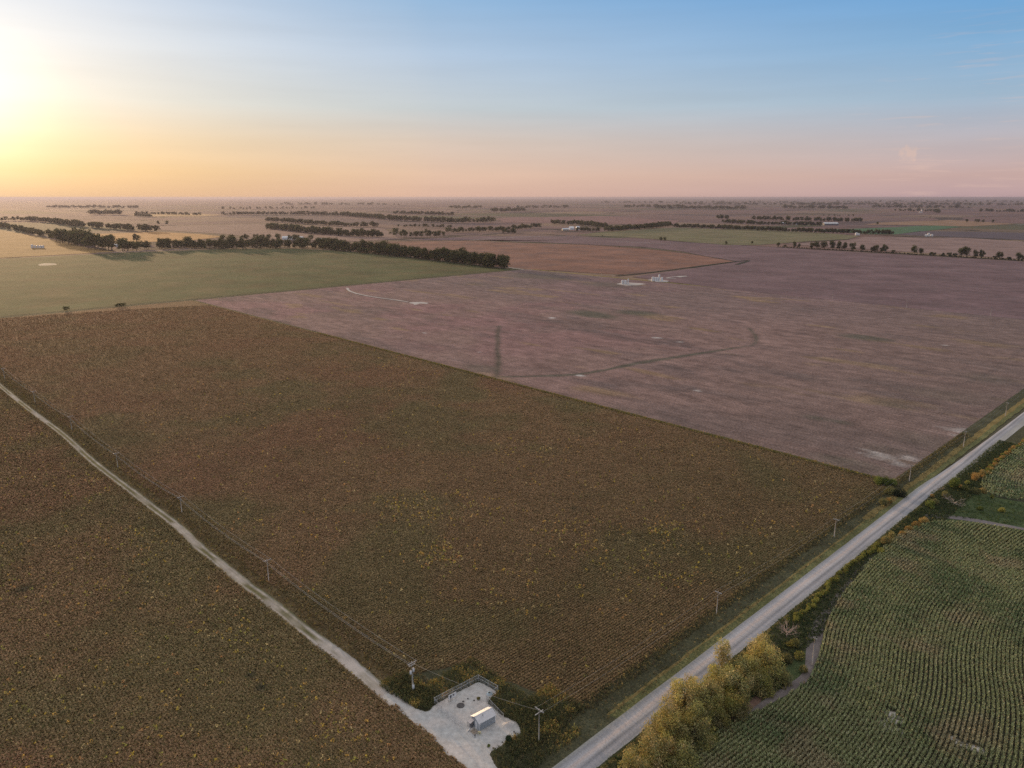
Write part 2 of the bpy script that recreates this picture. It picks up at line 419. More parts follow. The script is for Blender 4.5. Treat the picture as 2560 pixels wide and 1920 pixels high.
def stub_col(x, y, s, t):
    sn = vnoise(s * .3, t, 5, 3, 4); n1 = vnoise(x, y, 90, 11, 4); n2 = vnoise(s * .4, t, 26, 31, 4); n3 = vnoise(s * .3, t, 12, 51, 4)
    c = lerp(np.broadcast_to(STB, x.shape + (3,)), STP, sstep(.4, .6, n1) * .9 * sstep(140, 420, s) + .12)
    c = lerp(c, STD, sstep(.54, .74, n2) * .55 + sstep(.6, .76, n3) * .35)
    c = lerp(c, STD * 1.3, sstep(560, 760, t + s * .25) * .5)
    c = lerp(c, np.array((.30, .21, .12)), sstep(.68, .8, vnoise(s * .3, t, 20, 71, 3)) * .6)
    c = c * (.72 + .56 * sn)[:, None]
    d, *_ = dist_poly(x, y, drain1); wv = vnoise(x, y, 12, 5) * 5
    wl = (1.3 + 1.2 * vnoise(x, y, 30, 8)) * (1 - .55 * sstep(415, 470, t))
    c = lerp(c, STG * .75, (1 - sstep(.3, 1.0, d / wl / (1 + .35 * wv))) * (.6 + .4 * vnoise(x, y, 16, 19, 3)))
    c = lerp(c, STB * 1.35, (sstep(3 + wv * .5, 4 + wv, d) * (1 - sstep(5 + wv, 10 + wv, d))) * .35)
    d, *_ = dist_poly(x, y, drain2)
    c = lerp(c, STG * .55, (1 - sstep(.6, 2.2 + wv * .3, d)) * (.55 + .45 * vnoise(x, y, 10, 23, 3)))
    for o in (-1.1, 1.1):
        pp = [(a + o * AX[0], b + o * AX[1]) for a, b in track1]
        d, *_ = dist_poly(x, y, pp); c = lerp(c, STD * .9, (1 - sstep(.3, 1.6, d)) * .4)
    wn = vnoise(s * .5, t, 3, 77, 3)
    for (a, b, r, k) in dark_spots:
        qx, qy = G(a, b); qs, qt = ST(qx, qy); d = np.hypot((s - qs) / 1.6, t - qt) / r
        c = lerp(c, STG * .8, (1 - sstep(.25, 1.1, d + (n2 - .5) * 1.4)) * .8 * k)
    for (a, b, r) in white_spots:
        qx, qy = G(a, b); qs, qt = ST(qx, qy); d = np.hypot((s - qs) / 1.5, t - qt) / r
        c = lerp(c, WHT, (1 - sstep(.2, 1.0, d + (wn - .5) * 1.3)) * .9)
    # worn headland beside the grass edge and beside the county road
    c = lerp(c, STB * .8, (1 - sstep(0, 14, t - 232)) * .4)
    c = lerp(c, STD * 1.2, (1 - sstep(4, 40, s)) * .35)
    c = lerp(c, np.array((.17, .135, .12)), (1 - sstep(30, 260, s)) * .4)
    return c

LANE = [W(799, -14.5), W(640, -14.5), W(540, -14.6)] + px((0, 965), (72, 1023), (116, 1055), (162, 1089), (223, 1147), (275, 1188), (318, 1220), (388, 1274), (444, 1315), (501, 1372), (559, 1415), (617, 1465), (652, 1488), (706, 1531), (787, 1596), (856, 1646), (929, 1708), (990, 1756), (1040, 1800))
_le = sorted([ST(*G(940 + a / 4.608, 1600 + b / 4.608)) for a, b in ((200, 760), (300, 880), (400, 962), (520, 1050), (650, 1165), (800, 1350), (1040, 1510), (1200, 1740))])
_ls = sorted([ST(*p) for p in LANE])
def lane_t(s): return np.interp(s, [a for a, b in _ls], [b for a, b in _ls])
yard_zone = [W(a, b) for a, b in ((-8, -9), (30, -7.0), (40, -5), (42, 2.5), (35, 17), (24, 19), (14, 22), (-8, 30))]
F_SOY = field_mat('soybean_ground', None, fine=.5, mid=.16, big=.06, fs=2.6, bumps=.8, bdist=.4)
F_STUB = field_mat('stubble_ground', None, streak=.15, fine=.65, mid=.22, big=.06, fs=.9, bumps=.9, bdist=.35, row=(1, 4.6), rowamp=.045)
SOY_EDGE = 231.5
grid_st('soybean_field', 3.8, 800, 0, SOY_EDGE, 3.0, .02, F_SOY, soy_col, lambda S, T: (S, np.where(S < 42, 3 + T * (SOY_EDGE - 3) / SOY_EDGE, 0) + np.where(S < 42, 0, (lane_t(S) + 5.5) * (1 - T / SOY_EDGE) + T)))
grid_st('stubble_field', 5, 801, SOY_EDGE + 2.4, 799, 2.2, .012, F_STUB, stub_col)
def left_edge(s): return np.where(s < _le[-1][0], np.interp(s, [a for a, b in _le], [b for a, b in _le]) + .4, lane_t(s) - 2.1)
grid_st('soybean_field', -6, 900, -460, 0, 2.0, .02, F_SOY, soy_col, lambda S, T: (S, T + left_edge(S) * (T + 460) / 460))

G_GRASS = lambda nm, c, alt, am=.6: field_mat(nm, c, fine=.45, mid=.3, big=.12, fs=1.8, bumps=.9, bdist=.5, alt=alt, altmix=am)
VERGE = G_GRASS('verge_grass', (.14, .15, .07), (.30, .26, .11))
DITCH = G_GRASS('ditch_grass', (.085, .088, .055), (.17, .145, .08), .5)
DRYGR = G_GRASS('dry_grass', (.26, .20, .085), (.13, .13, .06))
def long_poly(s0, s1, t0, t1): return [W(s0, t0), W(s0, t1), W(s1, t1), W(s1, t0)]
sheet('ditch_grass', long_poly(-5, 6.2, 3, 1700), .004, DITCH)
ribbon('grass_verge', [W(-4.3, t) for t in (-60, 0, 100, 200, 300, 500, 800, 1200)], 3.6, .012, VERGE, wob=.5)
ribbon('grass_edge', [W(-3.0, t) for t in (28, 60, 100, 180)], .7, .016, DRYGR, wob=1.4)
ribbon('grass_edge', [W(-2.2, t) for t in (185, 240, 300, 360, 430, 600)], 2.6, .016, DRYGR, wob=.9)
sheet('ditch_grass', long_poly(-24, -12.0, -90, 1700), .004, DITCH)
ribbon('grass_edge', [W(-12.9, t) for t in (-60, 100, 200, 300, 500, 900)], 1.0, .012, DRYGR, wob=1.2)
sheet('field_edge_grass', [W(5, SOY_EDGE - .4), W(801, SOY_EDGE - .4), W(801, SOY_EDGE + 3), W(5, SOY_EDGE + 3)], .026, DITCH, .5, 5)
ribbon('grass_edge', [W(s, SOY_EDGE - .3) for s in (30, 120, 240, 360, 480, 600, 798)], 1.5, .034, DRYGR, wob=1.6)
sheet('field_edge_grass', [W(798, -30), W(798, 796.5), W(812, 796.5), W(812, -30)], .03, DITCH, .6, 8)
sheet('field_edge_grass', [W(5, 797), W(812, 797), W(812, 806), W(5, 806)], .03, DRYGR, .6, 8)

# county road
def road_mat():
    m = N('gravel_road')
    p = m.stvec(); s = m.n('SeparateXYZ', {0: p}).outputs[0]
    so = O[0] * AX[0] + O[1] * AX[1]
    wob = m.remap(m.noise(m.stvec((.2, .02, 1)), 1, 3), .3, .7, -.35, .35)
    u = m.remap(m.math('ADD', m.math('SUBTRACT', s, so), wob), -12.4, -5.2, 0, 1)
    c = m.ramp(u, [(0, (.34, .34, .34)), (.12, (.27, .28, .31)), (.26, (.35, .35, .385)), (.38, (.22, .225, .25)), (.50, (.42, .41, .43)), (.63, (.50, .43, .41)), (.74, (.40, .40, .43)), (.88, (.28, .285, .31)), (1, (.31, .31, .29))])
    k = m.remap(m.noise(p, 2.2, 5, .8), .3, .7, .74, 1.38)
    k = m.math('MULTIPLY', k, m.remap(m.noise(m.stvec((1, .06, 1)), .8, 4, .6), .3, .7, .86, 1.14))
    k = m.math('MULTIPLY', k, m.remap(m.noise(p, .05, 3), .3, .7, .93, 1.07))
    return m.done(m.bsdf(m.scale(c, k), .85, .25, 0, m.bump(m.noise(p, 4, 3, .8), .5, .08)))
ROADM = road_mat()
ribbon('road', [W(-8.6, -220), W(-8.6, 0), W(-8.9, 90), W(-9.1, 200), W(-8.4, 235), W(-10.2, 262), W(-11.2, 330), W(-11.9, 420), W(-12, 800), W(-12, 3000)], 6.7, .03, ROADM, wob=.06, nx=3, step=6)

# farm lane with two wheel tracks, then the pale driveway and yard
def lane_col(x, y, u, v):
    n1 = vnoise(x, y, 3, 2, 3); n2 = vnoise(x, y, 22, 4, 2); n3 = vnoise(x, y, 1.2, 14, 2)
    grass = np.array((.13, .125, .06)); dirt = np.array((.40, .37, .345)); pale = np.array((.50, .48, .48))
    bare = sstep(.5, .66, n2) * (1 - np.abs(u) * 1.2) * 1.2
    trk = np.exp(-((np.abs(u) - .27) / .12) ** 2)
    s_, t_ = ST(x, y)
    solid = (1 - .65 * np.exp(-(u / .13) ** 2) * sstep(.35, .6, n2)) * (1 - sstep(66, 76, s_)) * (1 - (np.abs(s_ - 48) < 4) * .5)
    m = np.clip(np.maximum(trk * (.35 + 1.0 * n1), np.maximum(bare * .8, solid * (1.25 - np.abs(u) * .8))) * (1 - sstep(.42, .5, np.abs(u) + (n3 - .5) * .2)), 0, 1)
    return lerp(lerp(np.broadcast_to(grass, x.shape + (3,)), dirt, m), pale, m * (s_ < 80) * .5) * (.8 + .4 * n3)[:, None]
F_LANE = field_mat('lane_dirt', None, fine=.2, mid=.15, big=.05, fs=3, bumps=.4, bdist=.1)
sheet('lane_verge', [W(-6, -15), W(-6, 3.4), W(900, 3.4), W(900, -15)], .006, G_GRASS('lane_grass', (.15, .115, .065), (.22, .18, .09)), .3, 6)
ribbon('farm_lane', LANE, [2.6, 2.6, 2.8, 3.0, 3.3, 3.5, 3.8, 4.6], .032, F_LANE, lane_col, nx=21, step=1.0, wob=.25)

def R3(x, y): return G(940 + x / 4.608, 1600 + y / 4.608)
def gravel_mat():
    m = N('pale_gravel'); p = m.pos()
    c = m.mix(m.remap(m.noise(p, .18, 3), .4, .62, 0, 1), (.52, .53, .54), (.60, .57, .56))
    k = m.remap(m.noise(p, 5, 4, .8), .3, .7, .80, 1.16)
    k = m.math('MULTIPLY', k, m.remap(m.noise(p, .7, 4, .65), .3, .7, .76, 1.16))
    sp = m.n('TexVoronoi', {'Vector': p, 'Scale': .55}).outputs[0]
    k = m.math('MULTIPLY', k, m.remap(sp, .02, .1, .62, 1))
    return m.done(m.bsdf(m.scale(c, k), .95, .1, 0, m.bump(m.noise(p, 5, 3, .8), .5, .06)))
GRAVEL = gravel_mat()
yard_px = [(120, 610), (200, 655), (350, 745), (480, 802), (600, 835), (680, 745), (800, 680), (920, 615), (1060, 545), (1178, 478), (1260, 520), (1400, 600), (1340, 650), (1272, 722), (1340, 770), (1460, 885), (1550, 915), (1640, 985), (1672, 1070), (1610, 1120), (1500, 1125), (1490, 1180), (1410, 1245), (1300, 1300), (1350, 1400), (1440, 1560), (1560, 1800), (1700, 1990), (1400, 2010), (1200, 1720), (1040, 1480), (800, 1320), (650, 1135), (520, 1022), (400, 942), (335, 858), (240, 790), (140, 715), (60, 660)]
sheet('yard_verge', yard_zone, .024, DITCH, .4, 3)
sheet('gravel_yard', [R3(*a) for a in yard_px], .040, GRAVEL, .09, .45, 1)

# ------------------------------------------------------------------ fields across the section lines
FAR = lambda nm, c, **k: field_mat(nm, c, **{**dict(streak=.10, fine=.25, mid=.15, big=.22, fs=.8, bumps=.2, bdist=.2), **k})
TL = px((1262, 672), (1190, 663), (1130, 655), (1060, 648), (1000, 640), (930, 631), (860, 627), (800, 619))
TL2 = px((800, 619), (700, 619), (620, 619), (560, 621), (480, 617), (400, 622))
TL3 = px((318, 628), (260, 626), (215, 616), (160, 602), (100, 590), (40, 577), (-40, 562))
sheet('green_field', [W(812, -300), W(812, 812), *px((1262, 671), (1130, 655), (1000, 640), (860, 627), (700, 621), (560, 623), (400, 629), (300, 632), (150, 640), (0, 648), (-300, 668))], .05, FAR('green_crop', (.095, .108, .052), tint=(.14, .115, .06), tintamt=.7))
sheet('tan_field', px((-300, 664), (0, 645), (150, 637), (290, 630), (215, 618), (160, 604), (60, 585), (-60, 565), (-300, 560)), .06, FAR('tan_crop', (.32, .21, .095)))
sheet('bare_patch', px((95, 661), (112, 658), (140, 659), (142, 662), (115, 664), (98, 664)), .08, FAR('sand', (.6, .5, .38)))
sheet('red_field', [*px((1310, 672), (1262, 668), (1130, 652), (1000, 637), (860, 622), (800, 612), (960, 604), (1180, 602), (1330, 608), (1500, 613), (1600, 620), (1700, 630), (1838, 654), (1700, 672), (1580, 688))], .10, FAR('red_stubble', (.26, .142, .108), tint=(.175, .115, .105), tintamt=.7))
sheet('mauve_field', px((1000, 600), (1200, 590), (1420, 590), (1640, 600), (1935, 618), (2560, 654), (2900, 680), (2900, 826), (2560, 799), (1800, 721), (1580, 692), (1842, 655), (1700, 628), (1600, 617), (1330, 605), (1180, 600)), .08, FAR('mauve_stubble', (.195, .132, .142), streak=.16, tint=(.15, .11, .115), tintamt=.6))
sheet('olive_field', px((1440, 588), (1520, 578), (1690, 569), (1900, 575), (2060, 582), (2150, 590), (2120, 598), (2020, 603), (1960, 608), (1900, 612), (1815, 613), (1700, 603), (1560, 592)), .14, FAR('olive_crop', (.17, .165, .09), tint=(.22, .17, .12), tintamt=.6))
sheet('pale_field', px((1960, 610), (2120, 600), (2160, 592), (2310, 594), (2400, 594), (2560, 604), (2900, 622), (2900, 668), (2560, 648), (2240, 628)), .12, FAR('pale_stubble', (.27, .19, .175)))
sheet('bright_green_field', px((2020, 575), (2160, 571), (2240, 568), (2290, 565), (2340, 564), (2400, 567), (2365, 572), (2290, 580), (2240, 586), (2180, 585), (2080, 580)), .2, FAR('alfalfa', (.085, .16, .09), big=.1))
sheet('dark_field', px((2240, 586), (2300, 578), (2420, 579), (2560, 582), (2900, 588), (2900, 606), (2560, 600), (2400, 593), (2310, 590)), .2, FAR('ploughed_soil', (.12, .10, .115), big=.1))
sheet('rust_field', px((2160, 562), (2200, 556), (2380, 550), (2540, 560), (2420, 566), (2300, 563)), .25, FAR('rust_stubble', (.29, .19, .13)))
sheet('golden_field', px((180, 587), (300, 583), (395, 580), (500, 585), (560, 592), (470, 602), (330, 606), (250, 605)), .2, FAR('golden_stubble', (.46, .27, .12)))
sheet('golden_field', px((325, 537), (420, 533), (560, 537), (500, 541), (380, 541)), .3, FAR('golden_stubble_far', (.50, .34, .18)))
sheet('mauve_field', px((960, 571), (640, 560), (380, 566), (400, 575), (560, 585), (700, 600), (900, 603), (1000, 597)), .16, FAR('rose_stubble', (.26, .18, .155)))
sheet('rust_field', px((1240, 545), (1500, 540), (1700, 552), (1680, 562), (1500, 560), (1260, 556)), .25, FAR('rose_ploughed', (.24, .145, .14)))
GW = G_GRASS('fence_row_grass', (.05, .055, .045), (.09, .085, .06), .3)
# unploughed strips between the far fields
for q_, wd in [(((1235, 604), (1330, 606), (1440, 610), (1548, 617), (1700, 630), (1838, 653)), 5), (((1838, 654), (1760, 664), (1640, 680), (1540, 690)), 7), (((1640, 600), (1740, 607), (1900, 616), (2000, 621), (2240, 633), (2400, 642), (2560, 652), (2800, 668)), 8), (((1840, 654), (1880, 650), (1840, 662)), 8), (((2000, 606), (2080, 601), (2150, 597)), 9), (((2200, 588), (2290, 592), (2360, 594)), 10), (((800, 575), (900, 581), (1000, 585)), 6)]:
    ribbon('fence_row_strip', px(*q_), wd, .3, GW, wob=.6, nx=3, step=8)
PALEG = plain('pale_caliche', (.44, .41, .40), .9, var=.2, vs=.05)
for q_, wd in [(((868, 720), (872, 728), (900, 737), (940, 744), (985, 750), (1020, 755)), 3.5), (((1690, 697), (1660, 696), (1688, 692), (1710, 690), (1716, 692)), 4), (((1440, 590), (1300, 592), (1180, 600)), 6), (((1262, 667), (1285, 671), (1310, 674)), 5), (((1540, 603), (1600, 607), (1680, 610)), 4), (((240, 632), (320, 630), (480, 622)), 5), (((2540, 562), (2600, 561)), 14)]:
    ribbon('caliche_track', px(*q_), wd, .34, PALEG, wob=.5, nx=3, step=6)
sheet('well_pad', px((1020, 757), (1028, 755.5), (1055, 755), (1072, 757), (1066, 760), (1050, 759), (1036, 763), (1034, 760)), .05, PALEG, .8, 3)
sheet('well_pad', px((1540, 710), (1560, 706), (1600, 708), (1615, 710), (1596, 713), (1565, 714)), .05, PALEG, .8, 3)
sheet('well_pad', px((1618, 700), (1640, 697), (1672, 703), (1668, 706), (1640, 705)), .36, PALEG, .8, 3)
sheet('well_pad', px((1690, 692), (1712, 690), (1719, 691), (1700, 694)), .36, PALEG, .8, 3)

# ------------------------------------------------------------------ scattered crops (nobody could count them)
def tris(name, P, size, colr, height, label, cat, per=2, up=.5, mat=LEAFD):
    n = len(P); P = np.repeat(P, per, 0); colr = np.repeat(colr, per, 0); size = np.repeat(size, per); height = np.repeat(height, per)
    a = rng.uniform(0, 2 * np.pi, n * per); tilt = rng.uniform(up * .3, up * 1.3, n * per)
    d = np.stack([np.cos(a), np.sin(a), tilt], 1) * size[:, None]
    b = a + np.pi / 2 + rng.normal(0, .3, n * per)
    e = np.stack([np.cos(b), np.sin(b), rng.normal(0, .35, n * per)], 1) * size[:, None] * .5
    base = np.concatenate([P[:, :2], (height * rng.uniform(.15, .85, n * per))[:, None]], 1)
    v = np.stack([base - e, base + e, base + d], 1).reshape(-1, 3); v[:, 2] = np.maximum(v[:, 2], .03)
    cc = np.repeat(colr * (rng.uniform(.45, 1.0, n * per) + .55 * rng.random(n * per) ** 2)[:, None], 3, 0)
    o = np_obj(name, v, np.arange(len(v)).reshape(-1, 3), 3, mat, colr=cc)
    return tag(o, label, cat, kind='stuff')
def in_view(x, y, m=60):
    X, Y, Z = x, y, -H
    dep = Y * CP - Z * SP; u = F * X / dep; v = F * (-(Z * CP + Y * SP)) / dep
    return (np.abs(u) < 1280 + m) & (v < 960 + m) & (dep > 0)
def scatter(n, s0, s1, t0, t1, power=2.0, dmin=130, dmax=600):
    out = []
    tot = 0
    while tot < n:
        k = 600000
        s = rng.uniform(s0, s1, k); t = rng.uniform(t0, t1, k); x, y = W(s, t)
        d = np.hypot(x, y)
        keep = in_view(x, y) & (rng.random(k) < (dmin / np.maximum(d, dmin)) ** power) & (d < dmax)
        out.append(np.stack([x, y], 1)[keep]); tot += keep.sum()
    return np.concatenate(out)[:n]
P = scatter(440000, 3.8, 798, -9, SOY_EDGE, 1.9, 130, 900)
s, t = ST(P[:, 0], P[:, 1]); P = P[t > np.where(s < 42, 3, lane_t(s) + 5.5)]
P = P[~inpoly(P[:, 0], P[:, 1], yard_zone)]
s, t = ST(P[:, 0], P[:, 1]); s = np.round(s / .9) * .9 + rng.normal(0, .12, len(s)); P = np.stack(W(s, t), 1)
dd = np.hypot(P[:, 0], P[:, 1])
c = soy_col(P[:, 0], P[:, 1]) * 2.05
c = lerp(c, np.array((.10, .12, .045)), (rng.random(len(P)) < .16) * .7)
c = lerp(c, np.array((.34, .24, .13)), (rng.random(len(P)) < .12) * .7)
tris('soybean_plants', P, (.25 + dd * .0006), c, np.full(len(P), .55), 'brown ripening soybeans in rows in the large field inside the section corner', 'soybeans')
P = scatter(270000, -6, 600, -260, -7, 1.9, 130, 700)
s, t = ST(P[:, 0], P[:, 1]); P = P[t < left_edge(s)]
s, t = ST(P[:, 0], P[:, 1]); t = np.round(t / .76) * .76 + rng.normal(0, .15, len(t)); P = np.stack(W(s, t), 1)
dd = np.hypot(P[:, 0], P[:, 1])
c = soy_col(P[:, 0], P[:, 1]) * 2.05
c = lerp(c, np.array((.13, .14, .055)), (rng.random(len(P)) < .25) * .7)
c = lerp(c, np.array((.36, .25, .13)), (rng.random(len(P)) < .12) * .7)
tris('soybean_plants', P, .30 + dd * .0006, c, np.full(len(P), .55), 'brown and green soybeans left of the pale farm lane', 'soybeans')

def clumps(name, P, size, colr, hgt, label, cat, per=9, mat=LEAF):
    n = len(P)
    C = np.repeat(P, per, 0); sz = np.repeat(size, per); hh = np.repeat(hgt, per); cc = np.repeat(colr, per, 0)
    off = rng.normal(0, .34, (n * per, 2)) * sz[:, None]
    zc = rng.uniform(.15, 1, n * per) * hh
    cen = np.concatenate([C[:, :2] + off * (1.1 - zc / hh * .6)[:, None], zc[:, None]], 1)
    d1 = rng.normal(0, 1, (n * per, 3)); d1 /= np.linalg.norm(d1, axis=1)[:, None]
    d2 = np.cross(d1, rng.normal(0, 1, (n * per, 3))); d2 /= np.linalg.norm(d2, axis=1)[:, None]
    r = (sz * .34)[:, None]
    v = np.stack([cen - d1 * r, cen + d2 * r * .8, cen + d1 * r], 1).reshape(-1, 3)
    o = np_obj(name, v, np.arange(len(v)).reshape(-1, 3), 3, mat, colr=np.repeat(cc * rng.uniform(.65, 1.35, n * per)[:, None], 3, 0))
    return tag(o, label, cat, kind='stuff')
YEL = np.array([(.68, .54, .12), (.60, .52, .13), (.7, .48, .14), (.42, .44, .12), (.7, .42, .2), (.72, .62, .34)])
hot = [(1120, 1380, 60, 1), (1450, 1340, 60, .9), (1150, 1270, 70, .8), (980, 1260, 50, .5), (1640, 1330, 60, .6), (1560, 1420, 50, .5), (400, 1330, 60, .5), (1300, 1480, 60, .5), (640, 1560, 60, .3), (1000, 1290, 60, .4), (1250, 1500, 60, .3), (750, 1480, 30, .8), (1700, 1440, 50, .4), (1900, 1330, 60, .3), (1330, 1120, 60, .35), (300, 1200, 90, .25), (250, 1450, 90, .2), (900, 1750, 50, .35), (860, 1850, 70, .35)]
P = scatter(60000, 8, 420, 3, SOY_EDGE, 1.0); P2 = scatter(30000, -5, 420, -230, -15, 1.0); P = np.concatenate([P, P2]); P = P[~inpoly(P[:, 0], P[:, 1], yard_zone)]
pr = .035 * sstep(.45, .75, vnoise(P[:, 0], P[:, 1], 18, 91, 3)) + .013
for a, b, r, k in hot:
    gx0, gy0 = G(a, b); rr = r * (gy0 / 1700) * 1.3
    pr += .6 * k * np.exp(-(((P[:, 0] - gx0) / rr) ** 2 + ((P[:, 1] - gy0) / (rr * 1.0)) ** 2)) * sstep(.3, .7, vnoise(P[:, 0], P[:, 1], 6, 45, 2))
P = P[rng.random(len(P)) < pr]
n = len(P); print('weeds', n)
clumps('yellow_weeds', P, rng.uniform(.4, .95, n), YEL[rng.integers(0, 6, n)], rng.uniform(.8, 1.3, n), 'yellow seed-topped weeds scattered through the soybean fields', 'weeds', 9)

# weeds of ditches, lane sides and yard edge
def strip_pts(n, s0, s1, t0, t1):
    s = rng.uniform(s0, s1, n); t = rng.uniform(t0, t1, n); return np.stack(W(s, t), 1)
def mixcol(n, pal, wts): return np.array(pal)[rng.choice(len(pal), n, p=np.array(wts) / sum(wts))]
yard_xy = chaikin([R3(*a) for a in yard_px], 1, True)
P = np.concatenate([strip_pts(9000, -3, 36, -6, 19), strip_pts(2400, 26, 44, -5.5, 3), strip_pts(3000, 2, 14, 4, 26)])
d, *_ = dist_poly(P[:, 0], P[:, 1], yard_xy, True)
P = P[~inpoly(P[:, 0], P[:, 1], yard_xy) & (d > .25)]
clumps('tall_weeds', P, rng.uniform(.22, .62, len(P)), np.where((vnoise(P[:, 0], P[:, 1], 4, 55, 2) > .64)[:, None], mixcol(len(P), [(.16, .16, .06), (.46, .34, .11), (.5, .30, .12), (.44, .42, .14)], [3, 2, 1, 1]), mixcol(len(P), [(.10, .12, .055), (.15, .15, .07), (.08, .095, .05), (.32, .26, .1), (.2, .17, .08)], [6, 4, 4, .8, 3])), rng.uniform(.5, 1.5, len(P)), 'tall green and orange weeds round the fenced gravel yard', 'weeds', 8)
P = strip_pts(22000, -4.5, 4.6, 3, 330)
s, t = ST(P[:, 0], P[:, 1]); P = P[(s > .6 + 1.2 * vnoise(P[:, 0], P[:, 1], 9, 3)) | (rng.random(len(P)) < .15)]
P = P[~inpoly(P[:, 0], P[:, 1], yard_xy)]
clumps('ditch_weeds', P, rng.uniform(.3, .8, len(P)), mixcol(len(P), [(.085, .09, .055), (.12, .12, .06), (.24, .2, .09), (.42, .32, .13), (.13, .10, .065)], [5, 5, 3, 1.2, 4]), rng.uniform(.3, 1.0, len(P)), 'dark green ditch growth between soybeans and county road', 'weeds', 5)
P = strip_pts(26000, -24, -12.4, -10, 330)
clumps('ditch_weeds', P, rng.uniform(.3, .9, len(P)), mixcol(len(P), [(.06, .085, .045), (.085, .11, .05), (.13, .15, .06), (.3, .24, .08)], [6, 5, 2, .4]), rng.uniform(.3, .9, len(P)), 'dark green ditch growth right of the county road', 'weeds', 5)
s = rng.uniform(34, 560, 15000); P = np.stack(W(s, lane_t(s) + rng.uniform(2.2, 11, 15000)), 1)
s = rng.uniform(10, 560, 5000); P = np.concatenate([P, np.stack(W(s, left_edge(s) + rng.uniform(-2.5, .6, 5000)), 1)])
P = P[~inpoly(P[:, 0], P[:, 1], yard_xy)]
clumps('lane_weeds', P, rng.uniform(.3, .85, len(P)), mixcol(len(P), [(.17, .125, .065), (.13, .12, .055), (.34, .25, .08), (.22, .16, .09), (.40, .38, .12)], [6, 5, 1.4, 3, .4]), rng.uniform(.3, .9, len(P)), 'dry and yellow weeds along both sides of the farm lane', 'weeds', 5)
P = np.stack(W(rng.uniform(9, 500, 5200), SOY_EDGE + rng.normal(0, .8, 5200)), 1)
clumps('field_edge_weeds', P, rng.uniform(.4, 1.0, len(P)), mixcol(len(P), [(.40, .28, .09), (.30, .26, .08), (.16, .17, .06), (.5, .33, .15)], [3, 3, 4, 1]), rng.uniform(.4, 1.1, len(P)), 'golden grass tufts along the edge between soybeans and stubble', 'weeds', 6)

# ------------------------------------------------------------------ corn right of the road, rows following the contour
CORN = px((1560, 2060), (1640, 1935), (1760, 1855), (1880, 1790), (1960, 1752), (2030, 1700), (2052, 1640), (2068, 1560), (2110, 1490), (2165, 1420), (2235, 1350), (2290, 1318), (2345, 1306), (2440, 1312), (2560, 1332), (2740, 1360), (2740, 2100))
CORN2 = px((2450, 1215), (2470, 1180), (2520, 1140), (2620, 1060), (2800, 1100), (2800, 1270), (2620, 1262), (2540, 1252), (2480, 1240))
soilm = field_mat('corn_soil', (.10, .10, .075), fine=.4, mid=.25, big=.1, fs=2, bumps=.7, bdist=.3)
sheet('meadow', px((1500, 2080), (1740, 1850), (1900, 1760), (1990, 1560), (2110, 1450), (2300, 1260), (2420, 1170), (2560, 1075), (2900, 1000), (2900, 2100)), -.05, G_GRASS('meadow_grass', (.075, .105, .05), (.14, .15, .07), .5))
sheet('corn_field', CORN, .016, soilm, .2, 2)
sheet('corn_field', CORN2, .016, soilm, .2, 2)
GREYD = field_mat('grey_dirt', (.20, .18, .185), fine=.3, mid=.3, big=.1, fs=2.2, bumps=.5, bdist=.15)
ribbon('dirt_track', px((2315, 1290), (2360, 1290), (2420, 1298), (2500, 1312), (2600, 1330), (2720, 1350)), [2.5, 3.6, 3.6, 2.4, 2.2], .03, GREYD, wob=.4)
ribbon('dirt_track', px((2350, 1280), (2250, 1335), (2170, 1400), (2110, 1470), (2060, 1540), (2035, 1600), (2030, 1660), (2020, 1690), (1960, 1730), (1900, 1765), (1840, 1810)), [.5, .8, 1.0, 1.8, 3.4, 3.6, 2.4, 2.2, 1.3, .5], .012, GREYD, wob=.4)
guide = densify(chaikin(px((2900, 880), (2330, 1300), (2150, 1432), (2075, 1545), (2052, 1650), (1995, 1760), (1850, 1880), (1640, 2050)), 4), 3)
bare = [(2235, 1798, 1.5, 0), (2225, 1782, 1.0, 0), (2212, 1810, 1.0, 0), (2250, 1826, 1.2, 0), (2400, 1860, .9, 0), (2425, 1869, 1.0, 0), (2385, 1848, .9, 0), (2450, 1876, .8, 0)]
